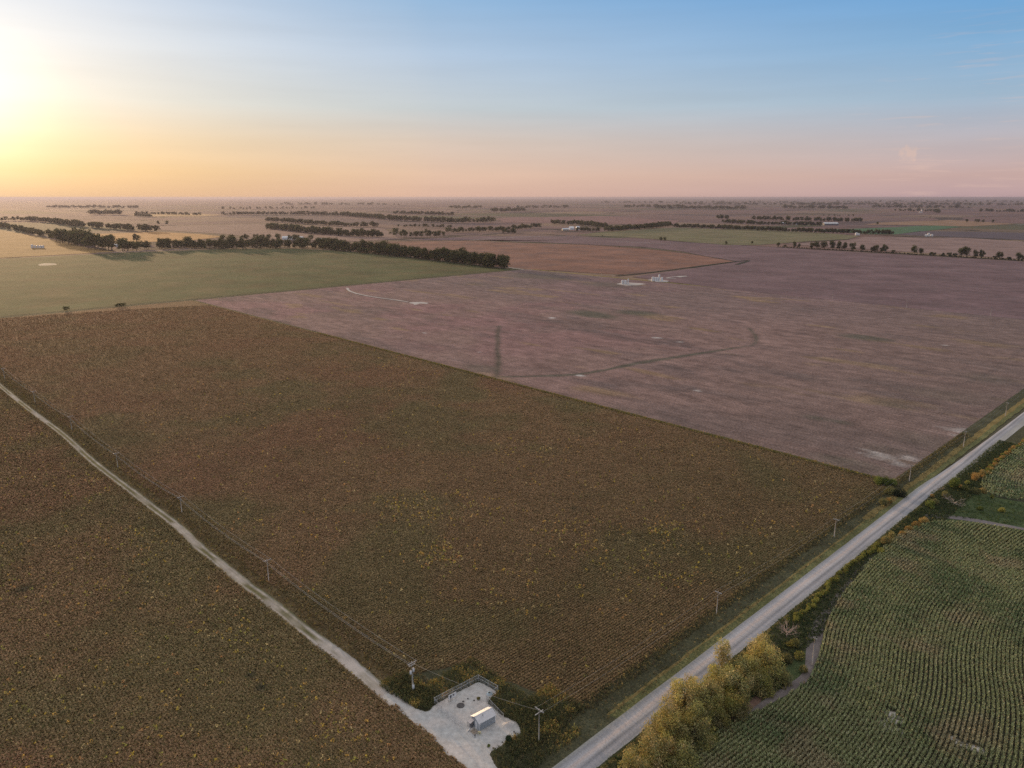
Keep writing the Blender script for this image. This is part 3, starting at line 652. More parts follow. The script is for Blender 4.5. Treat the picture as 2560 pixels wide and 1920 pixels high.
def corn(poly, gd, n, nm, label, amp):
    xs = [p[0] for p in poly]; ys = [p[1] for p in poly]
    x = rng.uniform(max(min(xs), 20), max(xs), n * 3); y = rng.uniform(min(ys), max(ys), n * 3)
    d0 = np.hypot(x, y); m = inpoly(x, y, poly) & in_view(x, y, 50) & (rng.random(n * 3) < (130 / np.maximum(d0, 130)) ** .8)
    x = x[m][:n]; y = y[m][:n]
    for it in range(4):
        d, gxx, gyy, sg = dist_poly(x, y, gd)
        ph = d * sg + amp * (vnoise(x, y, 62, 61, 1) - .5) * sstep(8, 40, d) * 2 + .8 * (vnoise(x, y, 14, 66, 1) - .5)
        tgt = np.round(ph / .98) * .98 if it == 0 else tgt
        mv = (tgt - ph) * sg
        x = x + gxx / (d + 1e-6) * mv; y = y + gyy / (d + 1e-6) * mv
    jj = .06 + .10 * vnoise(x, y, 18, 33, 2); x = x + rng.normal(0, 1, len(x)) * jj; y = y + rng.normal(0, 1, len(x)) * jj
    keep = np.ones(len(x), bool)
    for a, b, r, _ in bare:
        cx, cy = G(a, b); keep &= (np.hypot(x - cx, y - cy) > r * (.5 + 1.2 * vnoise(x, y, 1.2, 4))) | (rng.random(len(x)) < .12)
    x = x[keep]; y = y[keep]
    n1 = vnoise(x, y, 16, 21, 4); n2 = vnoise(x, y, 11, 22, 3)
    c = lerp(np.broadcast_to(np.array((.40, .44, .23)), x.shape + (3,)), np.array((.23, .30, .15)), sstep(.45, .7, n1))
    c = lerp(c, np.array((.56, .45, .31)), sstep(.56, .78, n2) * .6)
    rr = rng.random(len(x))
    c = lerp(c, np.array((.62, .60, .38)), (rr < .2) * .7); c = lerp(c, np.array((.46, .30, .2)), (rr > .93) * .7)
    tris(nm, np.stack([x, y], 1), .27 + np.hypot(x, y) * .0004, c, np.full(len(x), 1.0), label, 'corn', 4, 1.6)
corn(CORN, guide, 230000, 'corn_plants', 'green corn in curving contour rows at the right, beside the county road', 6)
g2c = densify(chaikin(px((2900, 870), (2500, 1150), (2452, 1195), (2462, 1228), (2560, 1262), (2800, 1300)), 3), 3)
corn(CORN2, g2c, 30000, 'corn_plants', 'small corn plot with rounded rows beyond the meadow at the right edge', 2)
ASH = field_mat('ash_soil', None, fine=.3, mid=.35, big=.05, fs=2.4, bumps=.4, bdist=.1)
def ash(x, y, u, v):
    f = sstep(.5, .15, np.abs(u)) if 0 else (1 - sstep(.12, .48, np.abs(u) + (vnoise(x, y, .9, 4, 2) - .5) * .5)) * sstep(0, .2, v) * (1 - sstep(.75, 1, v))
    return lerp(np.broadcast_to(np.array((.16, .155, .12)), x.shape + (3,)), np.array((.58, .57, .55)), f)
for q_, wd in [(((2196, 1800), (2215, 1815), (2240, 1828), (2262, 1832)), 2.0), (((2222, 1778), (2232, 1795), (2246, 1812)), 2.6), (((2205, 1795), (2235, 1802), (2252, 1806)), 1.4), (((2374, 1840), (2395, 1858), (2425, 1868), (2462, 1880)), 1.6), (((2380, 1850), (2405, 1865), (2430, 1874)), 1.0)]:
    zz_ = (globals().get('zz_') or .03) + .006
    ribbon('bare_patch', px(*q_), wd * 1.7, zz_, ASH, ash, nx=13, step=.5, wob=.5)
P = np.stack([rng.uniform(100, 330, 60000), rng.uniform(150, 380, 60000)], 1)
mead = px((2020, 1690), (2250, 1330), (2340, 1215), (2400, 1225), (2450, 1240), (2540, 1258), (2700, 1275), (2700, 1335), (2440, 1300), (2300, 1285))
P = P[inpoly(P[:, 0], P[:, 1], mead)]
print('mead', len(P))
clumps('meadow_grass', P, rng.uniform(.3, .9, len(P)), mixcol(len(P), [(.06, .10, .04), (.09, .14, .05), (.13, .17, .05), (.2, .2, .07)], [6, 5, 2, .6]), rng.uniform(.2, .6, len(P)), 'lush green grass in the creek bottom right of the road', 'grass', 5)

# ------------------------------------------------------------------ trees
def leaf_cloud(n, lobes, size, pal, r, flat=1.0, droop=0.0):
    """n leaf sprays on the shells of the lobes -> verts, colours"""
    wts = np.array([l[3] ** 2 for l in lobes]); k = r.choice(len(lobes), n, p=wts / wts.sum())
    L_ = np.array([l[:4] for l in lobes])[k]
    d = r.normal(0, 1, (n, 3)); d /= np.linalg.norm(d, axis=1)[:, None]
    rad = L_[:, 3] * (1 - .55 * r.random(n) ** 2.2) * (1 + .12 * r.normal(0, 1, n))
    cen = L_[:, :3] + d * rad[:, None] * np.array((1, 1, flat))
    cen[:, 2] = np.maximum(cen[:, 2], .25)
    a = d + r.normal(0, .75, (n, 3)); a /= np.linalg.norm(a, axis=1)[:, None]
    e1 = np.cross(a, r.normal(0, 1, (n, 3))); e1 /= np.linalg.norm(e1, axis=1)[:, None]; e2 = np.cross(a, e1)
    if droop: e1[:, 2] -= droop; e1 /= np.linalg.norm(e1, axis=1)[:, None]
    sz = (size * r.uniform(.6, 1.4, n))[:, None]
    v = np.stack([cen - e1 * sz, cen - e2 * sz * .55, cen + e1 * sz, cen + e2 * sz * .55], 1).reshape(-1, 3)
    pal = np.array(pal)[r.integers(0, len(pal), n)] * r.uniform(.7, 1.3, n)[:, None]
    return v, np.repeat(pal, 4, 0)
def lobes_for(r, Ht, Rd, n, low=.28):
    out = [(0, 0, Ht * .62, Rd * .62)]
    for i in range(n):
        a = r.uniform(0, 6.283); zz = r.uniform(low, .88); q_ = Rd * (1 - abs(zz - .5) * .9) * r.uniform(.3, .72)
        rr = Rd * r.uniform(.26, .46)
        out.append((math.cos(a) * q_, math.sin(a) * q_, min(Ht * zz, Ht - rr), rr))
    return out
def trunk_mb(r, Ht, Rd, lobes, mb=None, rad=None, n=6, limbs=8):
    mb = mb or MB(); rad = rad or Ht * .022
    pts = [(r.normal(0, .02 * Ht * i / 4), r.normal(0, .02 * Ht * i / 4), Ht * .7 * i / 4) for i in range(5)]; pts[0] = (0, 0, -.3)
    mb.tube(pts, [rad * 1.25, rad, rad * .8, rad * .55, rad * .25], n)
    for l in lobes[1:1 + limbs]:
        b = pts[1 + int(r.integers(0, 2))]; e = l[:3]
        m_ = ((b[0] + e[0]) / 2, (b[1] + e[1]) / 2, (b[2] + e[2]) / 2 - Ht * .03)
        mb.tube([b, m_, e], [rad * .5, rad * .33, rad * .12], 5)
    return mb
DK = [(.075, .085, .04), (.095, .105, .045), (.12, .12, .05), (.06, .07, .035)]
crowns = []; trunks = []; far_tree = []
for i in range(6):
    r = np.random.default_rng(100 + i); Rd = r.uniform(.36, .5)
    lb = lobes_for(r, 1, Rd, 9 + i % 3, .22)
    v, c = leaf_cloud(900, lb, .042, DK, r)
    crowns.append(np_mesh('crown', v, np.arange(len(v)), 4, LEAF, colr=c))
    mb = trunk_mb(r, 1, Rd, lb); me = bpy.data.meshes.new('trunk'); me.from_pydata(mb.v, [], mb.f); me.materials.append(BARK); trunks.append(me)
    v, c = leaf_cloud(330, lb, .066, DK, r); nv = len(v)
    f = np.arange(nv).reshape(-1, 4)
    tb = MB(); tb.tube([(0, 0, -.02), (0, 0, .5)], [.03, .015], 4, cap=False)
    v2 = np.concatenate([v, np.array(tb.v)]); f2 = np.concatenate([f, np.array(tb.f) + nv]); c2 = np.concatenate([c, np.tile((.1, .08, .06), (len(tb.v), 1))])
    far_tree.append((v2, f2, c2, np_mesh('tree', v2, f2, 4, [LEAF, BARK], colr=c2, mi=[0] * len(f) + [1] * len(tb.f))))
nth = ['first', 'second', 'third', 'fourth', 'fifth', 'sixth', 'seventh', 'eighth', 'ninth', 'tenth', 'eleventh', 'twelfth', 'thirteenth', 'fourteenth', 'fifteenth', 'sixteenth', 'seventeenth', 'eighteenth', 'nineteenth', 'twentieth', 'twenty-first', 'twenty-second', 'twenty-third', 'twenty-fourth', 'twenty-fifth', 'twenty-sixth', 'twenty-seventh', 'twenty-eighth', 'twenty-ninth', 'thirtieth']
def part_tree(x, y, Ht, wf, label, group, i, name='tree'):
    e = empty(name, (x, y, -.35), random.uniform(0, 6.28)); e.scale = (Ht * wf, Ht * wf, Ht)
    tag(e, label, 'tree', group)
    k = i % 6
    link(bpy.data.objects.new('crown', crowns[k]), e); link(bpy.data.objects.new('trunk', trunks[k]), e)
def one_tree(x, y, Ht, wf, label, group, i, name='tree'):
    o = link(bpy.data.objects.new(name, far_tree[i % 6][3])); o.location = (x, y, -.35); o.rotation_euler = (0, 0, random.uniform(0, 6.28)); o.scale = (Ht * wf, Ht * wf, Ht)
    tag(o, label, 'tree', group)
cnt = 0
for i, (x, y) in enumerate(along(TL, 9.0, 2.5, 7)):
    hh = random.uniform(19, 27) * (1.15 if i % 7 == 0 else 1)
    lab = (nth[i] + ' tree from the right end of the dark treeline behind the green field') if i < 24 else 'rounded dark green tree in the middle of the treeline behind the green field'
    part_tree(x, y, hh, 1.2, lab, 'trees of the treeline behind the green field', i); cnt += 1
for i, (x, y) in enumerate(along(TL2, 10, 4, 20)):
    part_tree(x, y, random.uniform(18, 30), 1.15, 'bushy olive tree in the wooded farmstead stretch of the treeline', 'trees round the farmstead left of centre', i + 2); cnt += 1
for i, (x, y) in enumerate(along(px((560, 603), (640, 600), (700, 600), (780, 603)), 22, 6, 16)):
    one_tree(x, y, random.uniform(15, 20), 1.3, 'dark tree behind the white roofed shed in the treeline', 'trees behind the white roofed shed', i); cnt += 1
for i, (x, y) in enumerate(along(TL3[0:4], 17, 5, 20)):
    one_tree(x, y, random.uniform(26, 40), 1.1, 'large rounded tree in the hazy creek wood at the far left', 'trees of the creek wood behind the tan field', i); cnt += 1
for i, (x, y) in enumerate(along(px((400, 622), (360, 622), (318, 628)), 11, 5, 22)):
    one_tree(x, y, random.uniform(16, 26), 1.15, 'dark tree at the bend of the creek wood beside the green field', 'trees at the bend of the creek wood', i); cnt += 1
one_tree(*G(342, 606), 26, 1.3, 'tall flat-topped tree standing out above the creek wood at left', None, 3); cnt += 1
for i, (x, y) in enumerate(along(px((672, 572), (760, 582), (860, 590), (955, 593)), 12, 4, 10)):
    one_tree(x, y, random.uniform(19, 28), 1.2, 'dark tree in the near belt beyond the rose-coloured stubble', 'trees of the near shelterbelt left of centre', i); cnt += 1
for i, (x, y) in enumerate(along(px((993, 592), (1050, 594), (1118, 592)), 13, 4, 8)):
    one_tree(x, y, random.uniform(18, 30), 1.0, 'tree in the small clump beside the red field', 'trees of the clump above the red field', i); cnt += 1
# right-hand fence row: trunks and sky show between the trees
row = [(1945, 14), (1962, 8), (1985, 19), (1998, 15), (2030, 20), (2042, 24), (2060, 25), (2080, 27), (2098, 27), (2112, 26), (2130, 26), (2156, 22), (2180, 17), (2188, 22), (2203, 18), (2212, 26), (2233, 11), (2285, 28), (2301, 21), (2327, 11), (2335, 10), (2358, 11), (2372, 13), (2386, 12), (2403, 28), (2415, 32), (2437, 24), (2453, 26), (2486, 11), (2498, 24), (2521, 10), (2545, 23), (2556, 17)]
for i, (x_, ph) in enumerate(row):
    yb = 617 + (x_ - 1935) / 625 * 35
    x, y = G(x_, yb)
    big = 'tall open tree' if ph > 20 else ('small tree' if ph > 13 else 'low bushy tree')
    k = len(row) - i
    lab = '%s, %s from the left in the fence row at the right' % (big, nth[i]) if i < 17 else '%s, %s from the right end of the fence row at the right' % (big, nth[k - 1])
    part_tree(x, y, ph / (yb - 493) * 120 * .93, 1.0 if ph > 13 else 1.5, lab, 'trees of the fence row at the right', i); cnt += 1
for i, (a, b, ph, lab) in enumerate([(1652, 603, 12, 'left tree of the pair on the near edge of the olive field'), (1662, 603, 11, 'right tree of the pair on the near edge of the olive field'), (1815, 612, 10, 'lone round tree on the near edge of the olive field'), (1880, 610, 9, 'lone small tree left of the fence row, on the olive field edge'), (2193, 562, 9, 'lone tree beside the far rust-coloured field, right of the white barn'), (1506, 592, 5, 'small reddish bush tree at the left of the olive field'), (1548, 619, 4, 'tiny dark bush tree on the strip above the red field'), (975, 586, 7, 'lone tree between the belt and the clump left of centre'), (2325, 545, 4, 'small far tree right of the grain elevator'), (395, 562, 12, 'left of two hazy trees standing alone in the far left fields'), (418, 562, 12, 'right of two hazy trees standing alone in the far left fields')]):
    one_tree(*G(a, b), ph / (b - 493) * 120, 1.2, lab, None, i); cnt += 1
for i, (a, b, ww, lab) in enumerate([(168, 776, 1.9, 'round dark bush on the far boundary of the soybeans, near the left edge'), (303, 767, 3.2, 'wide low dark bush on the far boundary of the soybeans')]):
    one_tree(*G(a, b), 5, ww, lab, None, i, 'bush')
for i, (x, y) in enumerate(along(px((2418, 556), (2440, 556), (2462, 557), (2482, 557)), 32, 8, 10)):
    one_tree(x, y, 18, 1.2, 'tree in the short far row near the right edge', 'trees of the short far row at the right', i); cnt += 1
print('trees', cnt)

# farther woods: one mass
belts = [(((1262, 672), (1130, 656), (1000, 641), (860, 628), (800, 620)), 11, 13, 12), (((800, 620), (700, 620), (560, 622), (480, 618), (400, 623)), 12, 15, 30), (((672, 572), (860, 590), (955, 593)), 12, 15, 14), (((1945, 618), (2240, 634), (2560, 652)), 5, 3.2, 3), (((0, 568), (-40, 562), (-160, 545)), 34, 20, 22), (((215, 614), (160, 599), (100, 587), (40, 574), (0, 566)), 32, 17, 22), (((700, 614), (560, 613), (480, 612), (410, 614)), 22, 13, 20), (((-60, 553), (60, 551), (130, 556), (190, 566), (290, 573), (384, 580)), 26, 22, 24), (((670, 553), (780, 561), (880, 567), (945, 568)), 22, 20, 12), (((740, 537), (860, 540), (1000, 552), (1130, 558), (1235, 556)), 24, 26, 22), (((985, 535), (1060, 537), (1132, 539)), 26, 24, 12), (((560, 538), (640, 537), (760, 537)), 20, 22, 8),
         (((1000, 567), (1060, 568), (1130, 570)), 26, 14, 4), (((1120, 582), (1180, 580), (1250, 578), (1330, 570), (1352, 570)), 20, 17, 16), (((1260, 583), (1290, 584)), 16, 17, 8), (((1378, 560), (1450, 563), (1520, 570)), 17, 20, 16), (((1440, 578), (1500, 579)), 14, 14, 8), (((1520, 579), (1600, 573), (1676, 565)), 14, 19, 12),
         (((1688, 569), (1790, 572), (1900, 577), (2060, 583), (2232, 587)), 11, 16, 10), (((1812, 558), (1900, 562), (2000, 564), (2050, 566)), 15, 18, 12), (((1884, 550), (1960, 551), (2070, 554), (2154, 556)), 17, 22, 24), (((1794, 547), (1824, 548)), 18, 22, 12),
         (((1640, 522), (1760, 523), (1860, 524)), 60, 38, 30), (((1960, 521), (2120, 523)), 60, 38, 26), (((2240, 528), (2340, 530), (2345, 533)), 40, 26, 12), (((2450, 530), (2600, 532)), 45, 28, 12), (((2180, 520), (2420, 522)), 90, 40, 30),
         (((230, 536), (305, 537)), 30, 34, 24), (((340, 541), (380, 543)), 30, 20, 8), (((340, 535), (500, 539)), 36, 20, 10), (((120, 520), (350, 521)), 70, 34, 20), (((1300, 521), (1420, 520)), 80, 34, 20), (((1560, 519), (1700, 517)), 90, 34, 20), (((1230, 530), (1310, 529)), 36, 34, 30), (((1130, 522), (1200, 521)), 70, 34, 20), (((700, 513), (1000, 513)), 150, 42, 20), (((1500, 508), (2000, 508)), 170, 46, 30), (((2000, 513), (2560, 514)), 120, 46, 40), (((1700, 512), (2100, 514)), 130, 44, 40), (((2100, 506), (2560, 506)), 190, 50, 30), (((550, 524), (800, 522)), 90, 28, 12), (((2060, 540), (2140, 541)), 60, 14, 10)]
VV = []; FF = []; CC = []; base = 0; nn = 0
for q_, stp, ht, wd in belts:
    for (x, y) in along(px(*q_), stp * .45, stp * .3, wd):
        v2, f2, c2, _m = far_tree[nn % 6]; nn += 1
        v2 = v2[:330 * 4][::1]; sel = np.arange(0, 330, 3 if ht < 30 else 4)
        vv = v2.reshape(-1, 4, 3)[sel].reshape(-1, 3); cc = c2[:330 * 4].reshape(-1, 4, 3)[sel].reshape(-1, 3)
        hh = ht * random.uniform(.6, 1.25); a = random.uniform(0, 6.28); ca, sa = math.cos(a), math.sin(a); wf = hh * (1.3 if ht < 30 else 2.2)
        g_ = (vv[:, :3]).copy(); cen = g_.reshape(-1, 4, 3).mean(1).repeat(4, 0); g_ = cen + (g_ - cen) * 1.6
        X = (g_[:, 0] * ca - g_[:, 1] * sa) * wf + x; Y = (g_[:, 0] * sa + g_[:, 1] * ca) * wf + y
        VV.append(np.stack([X, Y, g_[:, 2] * hh - .35], 1)); FF.append(np.arange(len(vv)) + base); CC.append(cc * random.uniform(.8, 1.15)); base += len(vv)
print('woods', nn)
tag(np_obj('distant_woods', np.concatenate(VV), np.concatenate(FF), 4, LEAF, colr=np.concatenate(CC)), 'dark belts and masses of trees across the distant plain', 'woods', kind='stuff')

# near trees beside the road: golden and olive foliage
GOLD = [(.44, .35, .14), (.36, .31, .13), (.29, .28, .12), (.22, .23, .10), (.50, .39, .18)]
OLV = [(.19, .19, .085), (.24, .22, .09), (.14, .15, .07), (.30, .25, .11)]
def near_tree(a, b, rp, hm, pal, label, seed, cat='tree', name='tree', dens=1.0, wf=1.0):
    """a, b: crown centre in the photograph; rp: crown radius there; hm: height in metres"""
    r = np.random.default_rng(seed)
    x, y = G(a, b, hm * .55); dist = math.sqrt(x * x + y * y + H * H)
    Rd = rp * dist / F * wf
    e = tag(empty(name, (x, y, 0)), label, cat, 'golden and olive trees along the right side of the road')
    lb = [(0, 0, hm * .5, Rd * .42)]
    ex = r.uniform(.75, 1.2, 2)
    for _ in range(34):
        a_ = r.uniform(0, 6.283); zz = r.uniform(.12, 1.0); q_ = Rd * math.sqrt(r.uniform(.05, 1)) * (1.05 - .55 * zz); rr = Rd * r.uniform(.18, .36)
        lb.append((math.cos(a_) * q_ * ex[0], math.sin(a_) * q_ * ex[1], max(rr * .6, hm * zz - rr * .5), rr))
    n = int(7600 * dens * (Rd / 5) ** 2)
    V_, C_ = [], []
    wt = np.array([l[3] ** 2 for l in lb]); wt /= wt.sum()
    for l, w_ in zip(lb, wt):
        v, c = leaf_cloud(max(20, int(n * w_)), [l], .19, pal, r, 1.25, .6)
        V_.append(v); C_.append(c * r.uniform(.95, 1.5) * np.array((1, r.uniform(.92, 1.06), r.uniform(.7, 1.2))))
    v = np.concatenate(V_); c = np.concatenate(C_)
    np_obj('crown', v, np.arange(len(v)), 4, LEAF, e, colr=c)
    trunk_mb(r, hm, Rd, lb, rad=.16, limbs=14).build('trunk', BARK, e)
    return e
for i, (a, b, rp, hm, pal, lab) in enumerate([
    (1588, 1915, 38, 6.0, GOLD, 'golden tree at the bottom edge, lowest of the clump by the road'),
    (1640, 1868, 56, 7.5, GOLD, 'broad golden tree second up from the bottom edge by the road'),
    (1700, 1890, 48, 6.0, OLV + GOLD[2:4], 'dull olive tree behind the lowest golden tree, beside the corn'),
    (1672, 1800, 48, 7.5, GOLD, 'bright golden tree at the road edge, middle of the clump'),
    (1738, 1818, 50, 6.5, OLV + GOLD[1:4], 'olive tree with thin crown behind the middle golden tree'),
    (1712, 1728, 46, 8.0, GOLD, 'golden tree reaching farthest over the gravel road'),
    (1775, 1752, 48, 7.5, GOLD[1:] + OLV[1:2], 'yellow green tree in the centre of the clump'),
    (1808, 1640, 26, 9.0, GOLD, 'slender pale golden tree sticking up above the clump'),
    (1848, 1702, 44, 7.0, GOLD[2:] + OLV, 'mottled olive tree between the slender tree and the upper one'),
    (1838, 1765, 40, 5.0, OLV, 'low dark olive tree on the corn side of the clump'),
    (1912, 1632, 46, 7.5, GOLD, 'upper golden tree of the clump, nearest the pale bare shrub'),
    (1900, 1700, 38, 5.0, OLV, 'dark low tree under the upper golden tree'),
    (1650, 1832, 36, 5.5, GOLD[:3] + OLV[1:2], 'golden green tree filling the gap below the middle golden tree'),
    (1698, 1848, 38, 5.0, OLV + GOLD[1:3], 'olive tree low in the lower half of the clump'),
    (1752, 1778, 40, 6.0, GOLD[1:4] + OLV[1:2], 'yellow olive tree in the heart of the clump'),
    (1800, 1700, 38, 6.0, GOLD[:4], 'golden tree just below the slender pale tree'),
    (1868, 1668, 36, 6.0, GOLD[1:4] + OLV[:1], 'olive gold tree between the slender tree and the upper golden one'),
    (1790, 1800, 34, 4.5, OLV, 'dark low tree on the corn side, below the centre of the clump'),
    (1948, 1690, 28, 4.0, OLV + GOLD[2:4], 'small shrubby tree at the upper end of the clump by the dirt')]):
    near_tree(a, b, rp, hm, pal, lab, 300 + i)

# shrubs
def shrub(a, b, rm, hm, pal, label, seed, cat='shrub', group=None, name='shrub'):
    r = np.random.default_rng(seed); x, y = G(a, b)
    e = tag(empty(name, (x, y, 0)), label, cat, group)
    lb = lobes_for(r, hm, rm, 7, .15)
    v, c = leaf_cloud(int(340 * rm * rm + 160), lb, .16, pal, r)
    np_obj('foliage', v, np.arange(len(v)), 4, LEAF, e, colr=c)
    mb = MB()
    for l in lb[:6]: mb.tube([(0, 0, -.05), (l[0] * .5, l[1] * .5, l[2] * .5), l[:3]], [.05, .035, .012], 5)
    mb.build('stems', BARK, e)
ORG = [(.48, .27, .10), (.42, .30, .10), (.5, .34, .13), (.30, .24, .09)]
YG = [(.32, .31, .08), (.38, .33, .09), (.22, .24, .07), (.16, .19, .06)]
GRN = [(.13, .17, .05), (.20, .24, .06), (.09, .12, .045), (.26, .28, .07)]
hedge = px((1975, 1560), (2020, 1530), (2060, 1482), (2100, 1440), (2140, 1408), (2175, 1382), (2200, 1365))
k = 0
for x, y in along(hedge, 1.9, .4, .7):
    r = np.random.default_rng(900 + k)
    e = tag(empty('shrub', (x, y, 0)), 'yellow green shrub in the continuous line between ditch and corn', 'shrub', 'shrubs in the line between ditch and corn')
    rm = random.uniform(.8, 1.4); lb = lobes_for(r, random.uniform(1.2, 2.0), rm, 6, .15)
    v, c = leaf_cloud(420, lb, .17, YG if k % 3 else GRN + ORG[1:2], r); np_obj('foliage', v, np.arange(len(v)), 4, LEAF, e, colr=c); k += 1
hedge2 = px((2455, 1195), (2490, 1160), (2530, 1128), (2600, 1075))
for x, y in along(hedge2, 2.2, .4, .9):
    r = np.random.default_rng(900 + k)
    e = tag(empty('shrub', (x, y, 0)), 'orange shrub in the line above the small rounded corn plot', 'shrub', 'orange shrubs along the far ditch')
    lb = lobes_for(r, random.uniform(1.2, 2.2), random.uniform(.8, 1.5), 6, .15)
    v, c = leaf_cloud(420, lb, .2, ORG if k % 3 else YG, r); np_obj('foliage', v, np.arange(len(v)), 4, LEAF, e, colr=c); k += 1
for i, (a, b, rm, hm, pal, lab) in enumerate([
    (2218, 1362, 2.6, 3.2, GOLD[1:4] + ORG[:1], 'bushy olive gold shrub beside the ditch, left of the orange shrubs'),
    (2228, 1345, 1.6, 2.6, GOLD[:3], 'tan topped shrub nearest the road above the corn corner'),
    (2202, 1385, 1.8, 2.2, YG, 'yellow shrub at the top of the long shrub line'),
    (2255, 1340, 1.5, 1.8, ORG, 'small bright orange shrub at the corn corner'),
    (2272, 1328, 1.7, 2.0, ORG, 'orange shrub second from the corn corner'),
    (2290, 1318, 1.8, 2.2, ORG, 'broad orange brown shrub on the curve of the corn corner'),
    (2310, 1310, 2.0, 2.6, GOLD[:2] + ORG, 'large golden shrub at the top of the curved corn edge'),
    (2322, 1270, 2.3, 3.0, GRN + YG[2:], 'green shrub below the leafy tree beside the culvert'),
    (2336, 1262, 1.8, 2.4, OLV, 'olive shrub next to the fallen branches'),
    (2330, 1245, 1.2, 1.6, ORG, 'little orange shrub at the road edge by the culvert'),
    (2385, 1222, 3.0, 4.8, GRN, 'leafy bright green shrub tree over the culvert'),
    (2362, 1245, 2.2, 2.6, OLV, 'dull olive shrub left of the fallen branches'),
    (2412, 1228, 2.0, 2.2, GRN + OLV, 'green shrub right of the leafy culvert tree'),
    (2400, 1222, 1.4, 1.8, ORG, 'orange shrub right of the leafy culvert tree'),
    (2418, 1212, 1.5, 1.8, YG, 'yellow shrub between culvert and round orange shrub'),
    (2436, 1200, 2.6, 3.0, ORG[:3], 'large round orange shrub beside the ditch at the right'),
    (2455, 1190, 2.2, 2.8, ORG + GOLD, 'orange brown shrub right of the large round orange one'),
    (2470, 1182, 1.9, 2.2, YG, 'yellow shrub at the tip of the small corn plot'),
    (2440, 1235, 2.2, 2.4, GOLD[2:4] + OLV, 'olive shrub with orange tips in the creek bottom'),
    (2458, 1232, 1.8, 2.0, ORG[1:] + OLV, 'brown shrub at the left tip of the small corn plot'),
    (2480, 1245, 1.2, 1.3, YG, 'pale round bush alone in the creek grass'),
    (2506, 1280, 1.5, 1.5, YG[:2], 'bright yellow green bush in the creek grass near the right edge'),
    (2450, 1275, 1.4, 1.3, GRN, 'fresh green bush in the creek grass'),
    (2195, 1210, 3.0, 3.0, GRN[1:], 'bright green bush, leftmost at the end of the field edge'),
    (2212, 1212, 3.0, 3.2, GRN[:3], 'bright green bush in the middle of the group by the road pole'),
    (2230, 1212, 2.4, 2.4, GRN, 'green bush just left of the road pole base'),
    (2225, 1235, 3.0, 2.6, OLV[:3], 'dark shrub in the hollow below the bright green bushes'),
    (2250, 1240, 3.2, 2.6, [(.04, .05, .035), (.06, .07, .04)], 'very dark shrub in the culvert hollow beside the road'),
    (2222, 1258, 1.8, 2.4, ORG[:1] + OLV[:2], 'rust brown shrub in the culvert hollow'),
    (2207, 1262, 2.4, 2.4, OLV, 'olive shrub at the left of the culvert hollow'),
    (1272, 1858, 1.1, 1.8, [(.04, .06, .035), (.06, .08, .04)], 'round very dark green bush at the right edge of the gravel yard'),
    (1222, 1868, .45, .7, GRN, 'small green bush growing in the lower gravel yard'),
    (1196, 1750, .55, .8, OLV, 'sparse grey green bush inside the fenced yard'),
    (2000, 1650, 2.0, 2.2, YG + OLV, 'olive shrub left of the pole in the bare dirt'),
    (1985, 1620, 2.0, 2.4, YG[:2] + OLV, 'shrub just below the pale bare shrub'),
    (2008, 1680, 1.6, 1.6, OLV + ORG[1:2], 'low shrub at the lower end of the bare dirt'),
    (1965, 1655, 2.0, 2.2, OLV, 'dark shrub between clump and bare dirt'),
    (1960, 1712, 1.4, 1.4, ORG[1:] + OLV, 'dry low shrub below the clump beside the grey dirt')]):
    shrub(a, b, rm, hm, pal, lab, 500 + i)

def bare_tree(a, b, Ht, n, spread, label, cat, name, seed, matl=PALE_BARK, rad=.1, lean=(0, 0)):
    r = np.random.default_rng(seed); x, y = G(a, b); e = tag(empty(name, (x, y, 0)), label, cat)
    mb = MB()
    mb.tube([(0, 0, -.1), (lean[0] * .5, lean[1] * .5, Ht * .2), (lean[0], lean[1], Ht * .35)], [rad * 1.4, rad * 1.1, rad], 7)
    mb.build('trunk', matl, e)
    br = MB()
    def grow(p, d, L_, rd, dep):
        q1 = p + d * L_ * .5 + r.normal(0, .06 * L_, 3); q2 = p + d * L_
        br.tube([tuple(p), tuple(q1), tuple(q2)], [rd, rd * .8, rd * .5], 5)
        if dep:
            for _ in range(3):
                nd = d + r.normal(0, .5, 3); nd /= np.linalg.norm(nd); grow(q1 + (q2 - q1) * r.random(), nd, L_ * .62, rd * .5, dep - 1)
    for i in range(n):
        an = r.uniform(0, 6.28); d = np.array((math.cos(an) * spread, math.sin(an) * spread, r.uniform(.25, 1))); d /= np.linalg.norm(d)
        grow(np.array((lean[0] * .8, lean[1] * .8, Ht * r.uniform(.08, .35))), d, Ht * .55, rad * .5, 2)
    br.build('branches', matl, e)
bare_tree(1966, 1592, 4.4, 16, .75, 'pale leafless shrub with upright twigs just above the golden clump', 'bare shrub', 'bare_shrub', 5, bark('pink_twigs', (.62, .47, .42)), .07)
bare_tree(2382, 1262, 4.2, 8, 1.3, 'bleached dead branches fallen in the creek grass', 'dead tree', 'dead_tree', 6, rad=.13, lean=(.8, -.6))
bare_tree(2372, 1252, 3.2, 6, 1.3, 'grey broken limbs lying under the leafy culvert tree', 'dead tree', 'dead_tree', 8, bark('grey_wood', (.38, .33, .3)), rad=.1, lean=(-.5, .4))
bare_tree(2348, 1228, 3.6, 5, 1.6, 'thin bare branches reaching over the road at the culvert', 'dead tree', 'dead_tree', 9, bark('tan_wood', (.42, .33, .28)), rad=.07, lean=(-.9, .3))

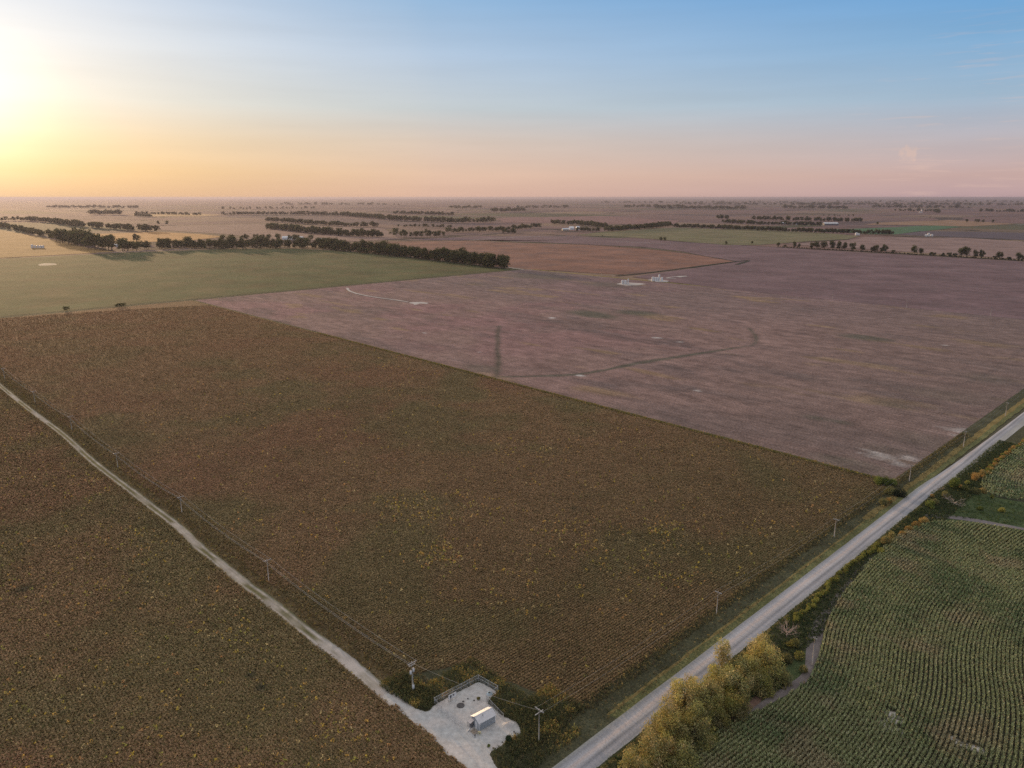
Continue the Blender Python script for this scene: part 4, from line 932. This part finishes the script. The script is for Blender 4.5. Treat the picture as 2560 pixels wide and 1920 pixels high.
# ------------------------------------------------------------------ power poles and lines
POLE = bark('weathered_pole', (.40, .37, .33)); POLEP = bark('pale_pole', (.50, .44, .39)); ARM = bark('crossarm_wood', (.56, .54, .53))
CER = plain('white_ceramic', (.7, .7, .72), .3); WIREM = plain('aluminium_wire', (.65, .6, .55), .35, .8, var=.05); CAN = plain('transformer_grey', (.66, .68, .72), .45, var=.05)
DARKM = plain('dark_steel', (.06, .065, .08), .5)
def make_pole(x, y, ht, axis, label, group, arms=((.25, 2.4),), mat=POLE, arm2=None, wires_at=None, rad=.15):
    rz = math.atan2(axis[1], axis[0])
    e = tag(empty('utility_pole', (x, y, 0), rz), label, 'utility pole', group)
    MB().tube([(0, 0, -.3), (0, 0, ht * .5), (0, 0, ht)], [rad, rad * .85, rad * .66], 10).build('shaft', mat, e, True)
    tips = []
    for (dz, ln) in arms:
        MB().box((0, -.14, ht - dz), (ln, .11, .15)).build('crossarm', ARM, e)
        br = MB()
        for sx in (-1, 1): br.tube([(sx * ln * .3, -.14, ht - dz - .08), (0, -.12, ht - dz - .7)], .02, 4)
        br.build('arm_brace', DARKM, e)
        for u in (-.46, -.28, .46) if ln > 2 else (-.45, .45):
            MB().tube([(u * ln, -.14, ht - dz + .07), (u * ln, -.14, ht - dz + .15), (u * ln, -.14, ht - dz + .26)], [.03, .07, .05], 8).build('insulator', CER, e, True)
    MB().tube([(0, 0, ht), (0, 0, ht + .12), (0, 0, ht + .25)], [.03, .06, .04], 8).build('insulator', CER, e, True)
    return e
lp = [(1032, 1730), (672, 1452), (455, 1282), (295, 1170), (180, 1075), (88, 1008), (12, 948)]
lh = [8.6, 7.6, 7.0, 7.4, 7.8, 7.6, 7.6]
lpos = [G(*p) for p in lp] + [W(560, -9.5), W(640, -9.5)]; lh += [7.6, 7.6]
llab = ['transformer pole', 'second pole of the lane line, above the bend in the lane', 'third pole of the lane line counted from the transformer pole', 'fourth pole of the lane line counted from the transformer pole', 'fifth pole of the lane line counted from the transformer pole', 'sixth pole of the lane line, near the left edge', 'seventh pole of the lane line, at the left edge']
for i in range(1, 7):
    make_pole(*lpos[i], lh[i], BX, llab[i], 'poles of the line along the farm lane', mat=POLEP if i < 3 else POLE)
tp = make_pole(*lpos[0], lh[0], BX, 'pole with white transformer cans and meter box beside the farm lane', 'poles of the line along the farm lane', arms=((.15, 2.6), (.75, 1.9)), mat=POLE)
for sx, zz in ((-.42, 5.9), (.42, 6.25)):
    t_ = MB().tube([(sx, -.05, zz - .55), (sx, -.05, zz - .5), (sx, -.05, zz + .4), (sx, -.05, zz + .48)], [.2, .27, .27, .16], 14).build('transformer', CAN, tp, True)
    MB().tube([(sx, -.05, zz + .46), (sx, -.05, zz + .75)], [.06, .035], 8).build('bushing', CER, t_)
MB().tube([(.0, -.32, 1.2), (0, -.32, 1.26), (0, -.32, 2.3), (0, -.32, 2.38)], [.22, .29, .29, .18], 14).build('meter_can', CAN, tp, True)
MB().tube([(.12, -.14, 2.3), (.12, -.14, 5.4)], .035, 6).build('conduit', CER, tp)
rp_ = [(1347, 1855), (1791, 1535), (2085, 1343), (2273, 1202), (2408, 1117), (2513, 1040)]
rh = [8.6, 7.4, 7.2, 7.4, 8.2, 7.8]
rpos = [G(*p) for p in rp_] + [W(0, 460), W(0, 540)]; rh += [8, 8]
rlab = ['', 'pole beside the county road, second from the corner pole', 'third pole along the county road from the corner pole', 'pole beside the road at the bright green bushes', 'roadside pole by the white salty patches in the stubble', 'last roadside pole before the right edge']
for i in range(1, 6):
    e = make_pole(*rpos[i], rh[i], AX, rlab[i], 'poles of the line along the county road', arms=((.3, 2.2),) if i < 4 else ((.2, 1.2),), mat=POLEP)
e = make_pole(*rpos[0], rh[0], AX, 'corner pole with two crossed arms above the dark weeds', 'poles of the line along the county road', arms=((.2, 2.5),), mat=POLE)
for ang_, dz in ((math.pi / 2, .75),):
    MB().box((0.0, 0, rh[0] - dz), (.12, 2.6, .16)).build('crossarm', ARM, e)
MB().tube([(.6, -.14, rh[0] - .25), (1.2, .2, rh[0] + .25)], .03, 5).build('cutout', CER, e)
make_pole(*G(2030, 1662), 8.2, AX, 'lone pole standing in the bare dirt beside the corn', None, arms=((.35, 1.0),), mat=POLEP)
for i, (a, b, hh, lab) in enumerate([(2081, 748, 9, 'left one of three thin poles on the far boundary at right'), (2266, 770, 9, 'middle one of three thin poles on the far boundary at right'), (2476, 789, 9, 'right one of three thin poles on the far boundary at right'), (1532, 692, 9, 'right one of two thin poles left of the white tanks'), (1504, 690, 8, 'left one of two thin poles left of the white tanks'), (1332, 668, 8, 'thin pole near the far corner of the stubble')]):
    make_pole(*G(a, b), hh, AX, lab, 'thin poles on the far boundary', arms=((.3, 1.8),), rad=.2)
def wire(a_list, off, hs, drop, axis, label, group, sag=1.3, rad=.02):
    mb = MB(); pts = []
    for i in range(len(a_list) - 1):
        (x0, y0), (x1, y1) = a_list[i], a_list[i + 1]
        for j in range(10 if i < len(a_list) - 2 else 11):
            f = j / 10; z_ = hs[i] * (1 - f) + hs[i + 1] * f - drop - sag * 4 * f * (1 - f)
            pts.append((x0 + (x1 - x0) * f + axis[0] * off, y0 + (y1 - y0) * f + axis[1] * off, z_))
    mb.tube(pts, rad, 4)
    tag(mb.build('overhead_wire', WIREM), label, 'power line', group)
for off, dr, nm in ((-1.15, -.02, 'nearest the lane'), (1.15, -.02, 'farthest from the lane'), (-.7, -.03, 'middle one')):
    wire(lpos, off, lh, dr, BX, 'overhead wire along the farm lane poles, ' + nm, 'wires of the lane line')
for off, dr, nm in ((-1.0, .02, 'road side'), (1.0, .02, 'field side')):
    wire(rpos, off, rh, dr, AX, 'overhead wire along the county road poles, ' + nm, 'wires of the road line', rad=.012)
wire([lpos[0], rpos[0]], 0, [lh[0], rh[0]], .2, BX, 'overhead wire linking the transformer pole to the corner pole', 'wires of the lane line', .9, .018)

# ------------------------------------------------------------------ pump shed and fenced yard
def corr(name, c, per=.18):
    m = N(name); o = m.n('TexCoord').outputs['Object']
    sx = m.n('SeparateXYZ', {0: o}).outputs[0]
    wv = m.math('SINE', m.math('MULTIPLY', sx, 2 * math.pi / per))
    k = m.remap(m.noise(o, 1.6, 5, .6), .3, .7, .82, 1.12)
    k = m.math('MULTIPLY', k, m.remap(wv, -1, 1, .93, 1.04))
    return m.done(m.bsdf(m.scale(c, k), .45, .4, .15, m.bump(wv, .5, .03)))
WALLM = corr('ribbed_wall', (.36, .39, .43)); ROOFM = corr('roof_metal', (.66, .66, .70)); TRIM = plain('white_trim', (.72, .72, .74), .5); CONC = plain('concrete', (.45, .45, .44), .9, var=.2)
A0 = R3(1188, 1055); A1 = R3(1372, 955)              # foot of the long wall facing the road
wx = Vector((A1[0] - A0[0], A1[1] - A0[1], 0)); LW = wx.length; wx.normalize(); wy = Vector((-wx.y, wx.x, 0))
DP = 3.0; WH = 2.35; RH = .75
rz = math.atan2(wx.y, wx.x)
sh = tag(empty('pump_shed', (A0[0], A0[1], 0), rz), 'small gabled metal shed with pale roof in the gravel yard', 'shed')
mb = MB(); mb.box((LW / 2, DP / 2, .06), (LW + .3, DP + .3, .16)); mb.build('slab', CONC, sh)
mb = MB()
v = [(0, 0, .1), (LW, 0, .1), (LW, DP, .1), (0, DP, .1), (0, 0, WH), (LW, 0, WH), (LW, DP, WH), (0, DP, WH), (0, DP / 2, WH + RH), (LW, DP / 2, WH + RH)]
mb.add(v, [(0, 1, 5, 4), (2, 3, 7, 6), (1, 2, 6, 9, 5), (3, 0, 4, 8, 7)]); mb.build('wall', WALLM, sh)
ov = .22
rf = MB()
for sg in (0, 1):
    y0 = -ov if sg == 0 else DP + ov; z0 = WH - ov * RH / (DP / 2)
    a = [(-ov, y0, z0 + .02), (LW + ov, y0, z0 + .02), (LW + ov, DP / 2, WH + RH + .02), (-ov, DP / 2, WH + RH + .02)]
    b = [(p[0], p[1], p[2] + .06) for p in a]
    if sg: a = a[::-1]; b = b[::-1]
    rf.add(a + b, [(3, 2, 1, 0), (4, 5, 6, 7), (0, 1, 5, 4), (1, 2, 6, 5), (3, 0, 4, 7)])
roof = rf.build('roof', ROOFM, sh)
MB().box((LW / 2, DP / 2, WH + RH + .09), (LW + .46, .22, .05)).build('ridge_cap', TRIM, roof)
MB().tube([(LW * .38, DP * .3, WH + .3), (LW * .38, DP * .3, WH + .95)], .05, 8).build('vent_pipe', DARKM, roof)
mb = MB()
for cx, cy in ((0, 0), (LW, 0), (LW, DP), (0, DP)): mb.box((cx, cy, (WH + .1) / 2), (.12, .12, WH - .15))
mb.box((LW / 2, -ov - .03, WH - .12), (LW + .46, .05, .12)); mb.build('corner_trim', TRIM, sh)
MB().box((.22, -.08, WH - .55), (.26, .1, .2)).build('lamp', CER, sh)
dr = MB().box((-.03, DP * .36, 1.08), (.06, .9, 1.9)).build('door', TRIM, sh)
hood = MB(); hood.add([(-1.15, DP * .62, 1.55), (-1.15, DP * .98, 1.55), (0, DP * .98, 1.95), (0, DP * .62, 1.95), (-1.15, DP * .62, 1.47), (-1.15, DP * .98, 1.47), (0, DP * .98, 1.87), (0, DP * .62, 1.87)], [(0, 3, 2, 1), (4, 5, 6, 7), (0, 1, 5, 4), (1, 2, 6, 5), (2, 3, 7, 6), (3, 0, 4, 7)])
hood.build('awning', plain('weathered_panel', (.55, .52, .54), .7), sh)
mb = MB()
for yy in (.62, .98): mb.tube([(-1.1, DP * yy, 0), (-1.1, DP * yy, 1.5)], .04, 6)
mb.build('awning_post', DARKM, sh)
cab = MB().box((-.5, DP * .8, .55), (.6, .7, 1.0)); cab.build('equipment_cabinet', plain('cabinet', (.16, .16, .18), .5), sh)
def at_shed(u, v_): p = Vector((A0[0], A0[1], 0)) + wx * u + wy * v_; return p.x, p.y
mb = MB(); x, y = at_shed(-1.0, .5)
for k_ in range(5): mb.box((k_ * .28 - .56, 0, .14), (.14, 1.7, .05))
for k_ in (-.7, 0, .7): mb.box((0, k_, .06), (1.3, .09, .1))
o = mb.build('wooden_pallet', bark('pallet_wood', (.42, .36, .30))); o.location = (x, y, .05); o.rotation_euler = (0, 0, rz + .1); tag(o, 'slatted wooden pallet on the gravel at the end of the shed', 'pallet')
x, y = at_shed(-1.75, 1.7)
o = MB().tube([(-.45, 0, .16), (.45, 0, .16)], .15, 12).build('pipe_roll', CER, None, True); o.location = (x, y, .02); o.rotation_euler = (0, 0, rz + .5); tag(o, 'short white pipe lying left of the pallet', 'pipe')
x, y = at_shed(-.55, -.9)
mb = MB(); mb.tube([(0, 0, 0), (0, 0, .7)], .09, 8); mb.box((0, 0, .75), (.7, .3, .22)); mb.tube([(-.5, 0, .3), (.5, .1, .3)], .07, 8)
o = mb.build('well_head', plain('yellow_valve', (.5, .46, .28), .6)); o.location = (x, y, 0); tag(o, 'yellowish valve stand at the near corner of the shed', 'valve')
x, y = R3(1140, 1125)
mb = MB(); mb.tube([(0, 0, 0), (0, 0, .85)], .07, 8); mb.tube([(-.25, 0, .6), (.25, 0, .6)], .05, 6); mb.tube([(0, 0, .85), (.3, .1, .95)], .05, 6)
o = mb.build('standpipe', DARKM); o.location = (x, y, 0); tag(o, 'dark standpipe below the shed in the open gravel', 'standpipe')

# white panel board on posts
B0 = R3(838, 718); B1 = R3(926, 672)
bx = Vector((B1[0] - B0[0], B1[1] - B0[1], 0)); BL = bx.length; bz = math.atan2(bx.y, bx.x)
bd = tag(empty('panel_board', (B0[0], B0[1], 0), bz), 'white electrical panel board on posts by the back fence', 'electrical panel')
MB().box((BL / 2, 0, 1.35), (BL, .05, 1.25)).build('backboard', TRIM, bd)
mb = MB()
for u in (.06, BL - .06): mb.box((u, .08, 1.0), (.09, .09, 2.0))
mb.build('posts', POLEP, bd)
for u, z_, w_, h_ in ((BL * .25, 1.45, .34, .6), (BL * .62, 1.55, .24, .34)): MB().box((u, -.12, z_), (w_, .18, h_)).build('switch_box', DARKM, bd)
MB().tube([(BL * .22, -.08, .05), (BL * .22, -.08, 1.15)], .04, 6).build('conduit', DARKM, bd)
MB().tube([(BL * .4, -.08, .05), (BL * .4, -.08, .9)], .035, 6).build('conduit', DARKM, bd)

LIDM = plain('cast_iron_lid', (.085, .08, .085), .7, var=.3)
def lid(a, b, r_, label):
    x, y = R3(a, b); mb = MB(); mb.tube([(0, 0, .02), (0, 0, .12), (0, 0, .14)], [r_, r_, r_ * .9], 24)
    o = mb.build('round_cover', LIDM); o.location = (x, y, .04); tag(o, label, 'cover')
lid(975, 758, .95, 'large round dark cover in the middle of the fenced yard')
lid(1006, 712, .26, 'small dark cover right above the large round one')
lid(1058, 679, .2, 'smallest dark cover in the upper middle of the yard')
lid(1130, 700, .22, 'small dark cover left of the sparse bush in the yard')
x, y = R3(1308, 622)
o = MB().tube([(0, 0, 0), (0, 0, .25), (0, 0, .34)], [.75, .7, .3], 20).build('tank_hatch', plain('pale_blue', (.42, .55, .66), .6), None, True); o.location = (x, y, .04); tag(o, 'low pale blue hatch near the right corner of the fence', 'hatch')
# heap of gravel
x, y = R3(1545, 985); nn_ = 22
V = []; Fa = []
for i in range(nn_):
    for j in range(nn_):
        u, v_ = i / (nn_ - 1) * 2 - 1, j / (nn_ - 1) * 2 - 1; rr = math.hypot(u, v_)
        V.append((x + u * 2.3, y + v_ * 1.9, max(-.05, .95 * math.exp(-rr * rr * 3.2) * (1 + .3 * random.uniform(-1, 1)) - .06 * rr)))
for i in range(nn_ - 1):
    for j in range(nn_ - 1):
        a = i * nn_ + j; Fa.append((a, a + nn_, a + nn_ + 1, a + 1))
tag(np_obj('gravel_heap', V, Fa, 4, GRAVEL, smooth=True), 'low heap of pale gravel right of the shed', 'gravel heap')
for i, (a, b, lab) in enumerate([(1590, 1065, 'dark rock on the right slope of the gravel heap'), (1605, 1085, 'small dark rock at the foot of the gravel heap'), (1455, 1180, 'dark rock at the lower right edge of the yard'), (1350, 1248, 'flat dark rock at the bottom edge of the yard'), (1375, 1250, 'dark rock right of the flat one at the yard bottom')]):
    x, y = R3(a, b); mb = MB(); mb.tube([(0, 0, -.05), (.02, 0, .08), (0, .03, .16)], [.2, .17, .08], 7); o = mb.build('rock', LIDM); o.location = (x, y, .04 if i > 1 else .25); o.rotation_euler = (0, 0, i); tag(o, lab, 'rock')

# chain-link fence
GALV = plain('galvanised_steel', (.55, .56, .58), .45, .6)
def chain_mat():
    m = N('chain_link'); o = m.n('TexCoord').outputs['Object']; s_ = m.n('SeparateXYZ', {0: o})
    a = m.math('ADD', s_.outputs[0], s_.outputs[2]); b = m.math('SUBTRACT', s_.outputs[0], s_.outputs[2])
    f1 = m.math('LESS_THAN', m.math('PINGPONG', a, .06), .007); f2 = m.math('LESS_THAN', m.math('PINGPONG', b, .06), .007)
    t_ = m.n('BsdfTransparent').outputs[0]
    return m.done(m.n('MixShader', {0: m.math('MAXIMUM', f1, f2), 1: t_, 2: m.bsdf((.5, .51, .53, 1), .5, .4, .5)}).outputs[0])
CHAIN = chain_mat(); FH = 1.9
def fence(pts, label, rails=(FH, 1.0)):
    x0, y0 = pts[0]
    root = tag(empty('chain_link_fence', (x0, y0, 0)), label, 'fence', 'sides of the chain-link yard fence')
    for i in range(len(pts) - 1):
        (xa, ya), (xb, yb) = pts[i], pts[i + 1]; Ls = math.hypot(xb - xa, yb - ya); rz_ = math.atan2(yb - ya, xb - xa)
        seg = MB(); seg.add([(0, 0, .05), (Ls, 0, .05), (Ls, 0, FH), (0, 0, FH)], [(0, 1, 2, 3)])
        o = seg.build('wire_mesh', CHAIN, root); o.location = (xa - x0, ya - y0, 0); o.rotation_euler = (0, 0, rz_)
        rl = MB()
        for z_ in rails: rl.tube([(xa - x0, ya - y0, z_), (xb - x0, yb - y0, z_)], .03, 6)
        rl.build('rail', GALV, root)
        k_ = max(1, round(Ls / 3))
        for j in range(k_ + (1 if i == len(pts) - 2 else 0)):
            f = j / k_; px_, py_ = xa + (xb - xa) * f - x0, ya + (yb - ya) * f - y0
            MB().tube([(px_, py_, -.1), (px_, py_, FH + .12)], .04 if j else .055, 8).build('post', GALV, root)
fence([R3(672, 742), R3(1178, 476)], 'long back side of the chain-link fence, behind the panel board')
fence([R3(1182, 478), R3(1406, 604)], 'far right side of the chain-link fence, by the blue hatch')
fence([R3(1275, 724), R3(1470, 932)], 'short side of the chain-link fence behind the shed', (FH,))
fence([R3(1400, 610), R3(1280, 722)], 'inner jog of the chain-link fence beside the orange weeds', (FH,))
fence([R3(672, 746), R3(752, 838), R3(992, 1032)], 'front side of the chain-link fence facing the driveway', (FH,))

# ------------------------------------------------------------------ tanks, sheds and farms far out
TANK = plain('white_tank', (.72, .70, .70), .5, var=.08, vs=.4); RUST = plain('rust', (.3, .16, .1), .8)
def tank(a, b, r_, h_, label, group, cone=.5, hat=True):
    x, y = G(a, b); e = tag(empty('storage_tank', (x, y, 0)), label, 'tank', group)
    MB().tube([(0, 0, 0), (0, 0, h_)], r_, 20).build('shell', TANK, e, False)
    MB().tube([(0, 0, h_), (0, 0, h_ + cone)], [r_ * 1.03, r_ * .12], 20).build('roof', TANK, e)
    MB().box((r_ + .05, 0, h_ * .5), (.1, .5, h_)).build('ladder', DARKM, e)
gA = 'white tanks of the near well battery'; gB = 'white tanks of the battery beyond the far boundary'
tank(1556, 710, 1.9, 5.2, 'left white oil tank on the near caliche pad', gA)
tank(1563.5, 710.5, 1.9, 5.2, 'right white oil tank on the near caliche pad', gA)
tank(1570, 711, .9, 7.6, 'tall thin white separator on the near caliche pad', gA, .8)
for i, (a, r_, h_, l) in enumerate([(1632, 1.9, 6, 'leftmost white tank of the farther battery'), (1638, 1.8, 5.5, 'second white tank of the farther battery'), (1643, 1.6, 5.5, 'third white tank of the farther battery'), (1647.5, 1.3, 9.5, 'tallest white vessel of the farther battery'), (1654, 1.9, 5.5, 'rightmost white tank of the farther battery')]):
    tank(a, 703, r_, h_, l, gB)
def shed(a, b, L_, D_, h_, rise, yaw, wc, rc, label, name='farm_building', cat='building'):
    x, y = G(a, b); e = tag(empty(name, (x, y, 0), yaw), label, cat)
    m = MB(); m.add([(-L_/2, -D_/2, 0), (L_/2, -D_/2, 0), (L_/2, D_/2, 0), (-L_/2, D_/2, 0), (-L_/2, -D_/2, h_), (L_/2, -D_/2, h_), (L_/2, D_/2, h_), (-L_/2, D_/2, h_), (-L_/2, 0, h_+rise), (L_/2, 0, h_+rise)], [(0,1,5,4),(2,3,7,6),(1,2,6,9,5),(3,0,4,8,7)]); m.build('wall', wc, e)
    r_ = MB(); r_.add([(-L_/2-.5, -D_/2-.5, h_-.1), (L_/2+.5, -D_/2-.5, h_-.1), (L_/2+.5, 0, h_+rise+.1), (-L_/2-.5, 0, h_+rise+.1)], [(0,1,2,3)]); r_.add([(-L_/2-.5, 0, h_+rise+.1), (L_/2+.5, 0, h_+rise+.1), (L_/2+.5, D_/2+.5, h_-.1), (-L_/2-.5, D_/2+.5, h_-.1)], [(0,1,2,3)]); r_.build('roof', rc, e)
    MB().box((L_/2 + .04, 0, h_ * .4), (.08, D_ * .5, h_ * .8)).build('door', DARKM, e)
    return e
WHM = plain('white_steel', (.74, .76, .8), .5); DKW = plain('dark_wall', (.14, .14, .16), .7); BLR = plain('bluish_roof', (.6, .66, .74), .5); TANW = plain('tan_wall', (.5, .45, .4), .7)
shed(2075, 563, 62, 30, 8, 4, .0, DKW, WHM, 'long white roofed barn with dark open side, far right of centre', 'barn', 'barn')
shed(1957, 561, 28, 16, 5, 4, .1, DKW, BLR, 'bluish roofed house among the trees left of the white barn', 'farmhouse', 'house')
shed(1986, 561, 24, 14, 5, 3, -.2, WHM, WHM, 'small white outbuilding left of the white barn')
shed(724, 599, 40, 18, 6, 4, .2, WHM, WHM, 'white roofed farm shed among the trees left of centre')
shed(752, 598, 18, 12, 5, 3, -.3, TANW, WHM, 'small pale shed right of the white roofed farm shed')
shed(808, 601, 20, 12, 4, 2, .4, DKW, BLR, 'low grey shed at the right end of the farmstead')
shed(1428, 574, 18, 14, 7, 5, .5, WHM, WHM, 'white farmhouse left of the olive field')
shed(1444, 574, 12, 10, 10, 3, .2, WHM, BLR, 'tall white building beside the farmhouse')
shed(1413, 576, 24, 12, 5, 3, .3, TANW, BLR, 'low shed left of the white farmhouse')
shed(293, 616, 12, 9, 4, 2, .2, WHM, WHM, 'tiny white shed inside the creek wood at left')
for i, (a, l) in enumerate([(81, 'leftmost white tank in the tan field at far left'), (88, 'second white tank in the tan field at far left'), (95, 'third white tank in the tan field at far left'), (102, 'fourth white tank in the tan field at far left'), (108, 'rightmost white tank in the tan field at far left')]):
    tank(a, 620, 2.7, 6.0 if i else 8, l, 'white tanks in the tan field')
for a, b, r_, h_, l in [(2141, 588, 4.5, 7, 'left white grain bin at the edge of the olive field'), (2146, 588, 4, 5, 'right white grain bin at the edge of the olive field'), (2315, 591, 4, 5, 'left white bin by the dark ploughed field'), (2321, 591, 4, 9, 'tall white bin by the dark ploughed field'), (2329, 591, 4, 5.5, 'right white bin by the dark ploughed field')]:
    tank(a, b, r_, h_, l, None, 1.6)
x, y = G(2301, 533)
e = tag(empty('grain_elevator', (x, y, 0), .3), 'tall pale grain elevator on the far right plain', 'grain elevator')
mb = MB()
for k_ in range(3): mb.tube([(k_ * 9 - 9, 0, 0), (k_ * 9 - 9, 0, 16)], 4.4, 14)
mb.build('silo', plain('pale_concrete', (.62, .55, .52), .8), e); MB().box((9, 0, 14), (8, 9, 28)).build('headhouse', plain('pale_render', (.66, .58, .55), .8), e)
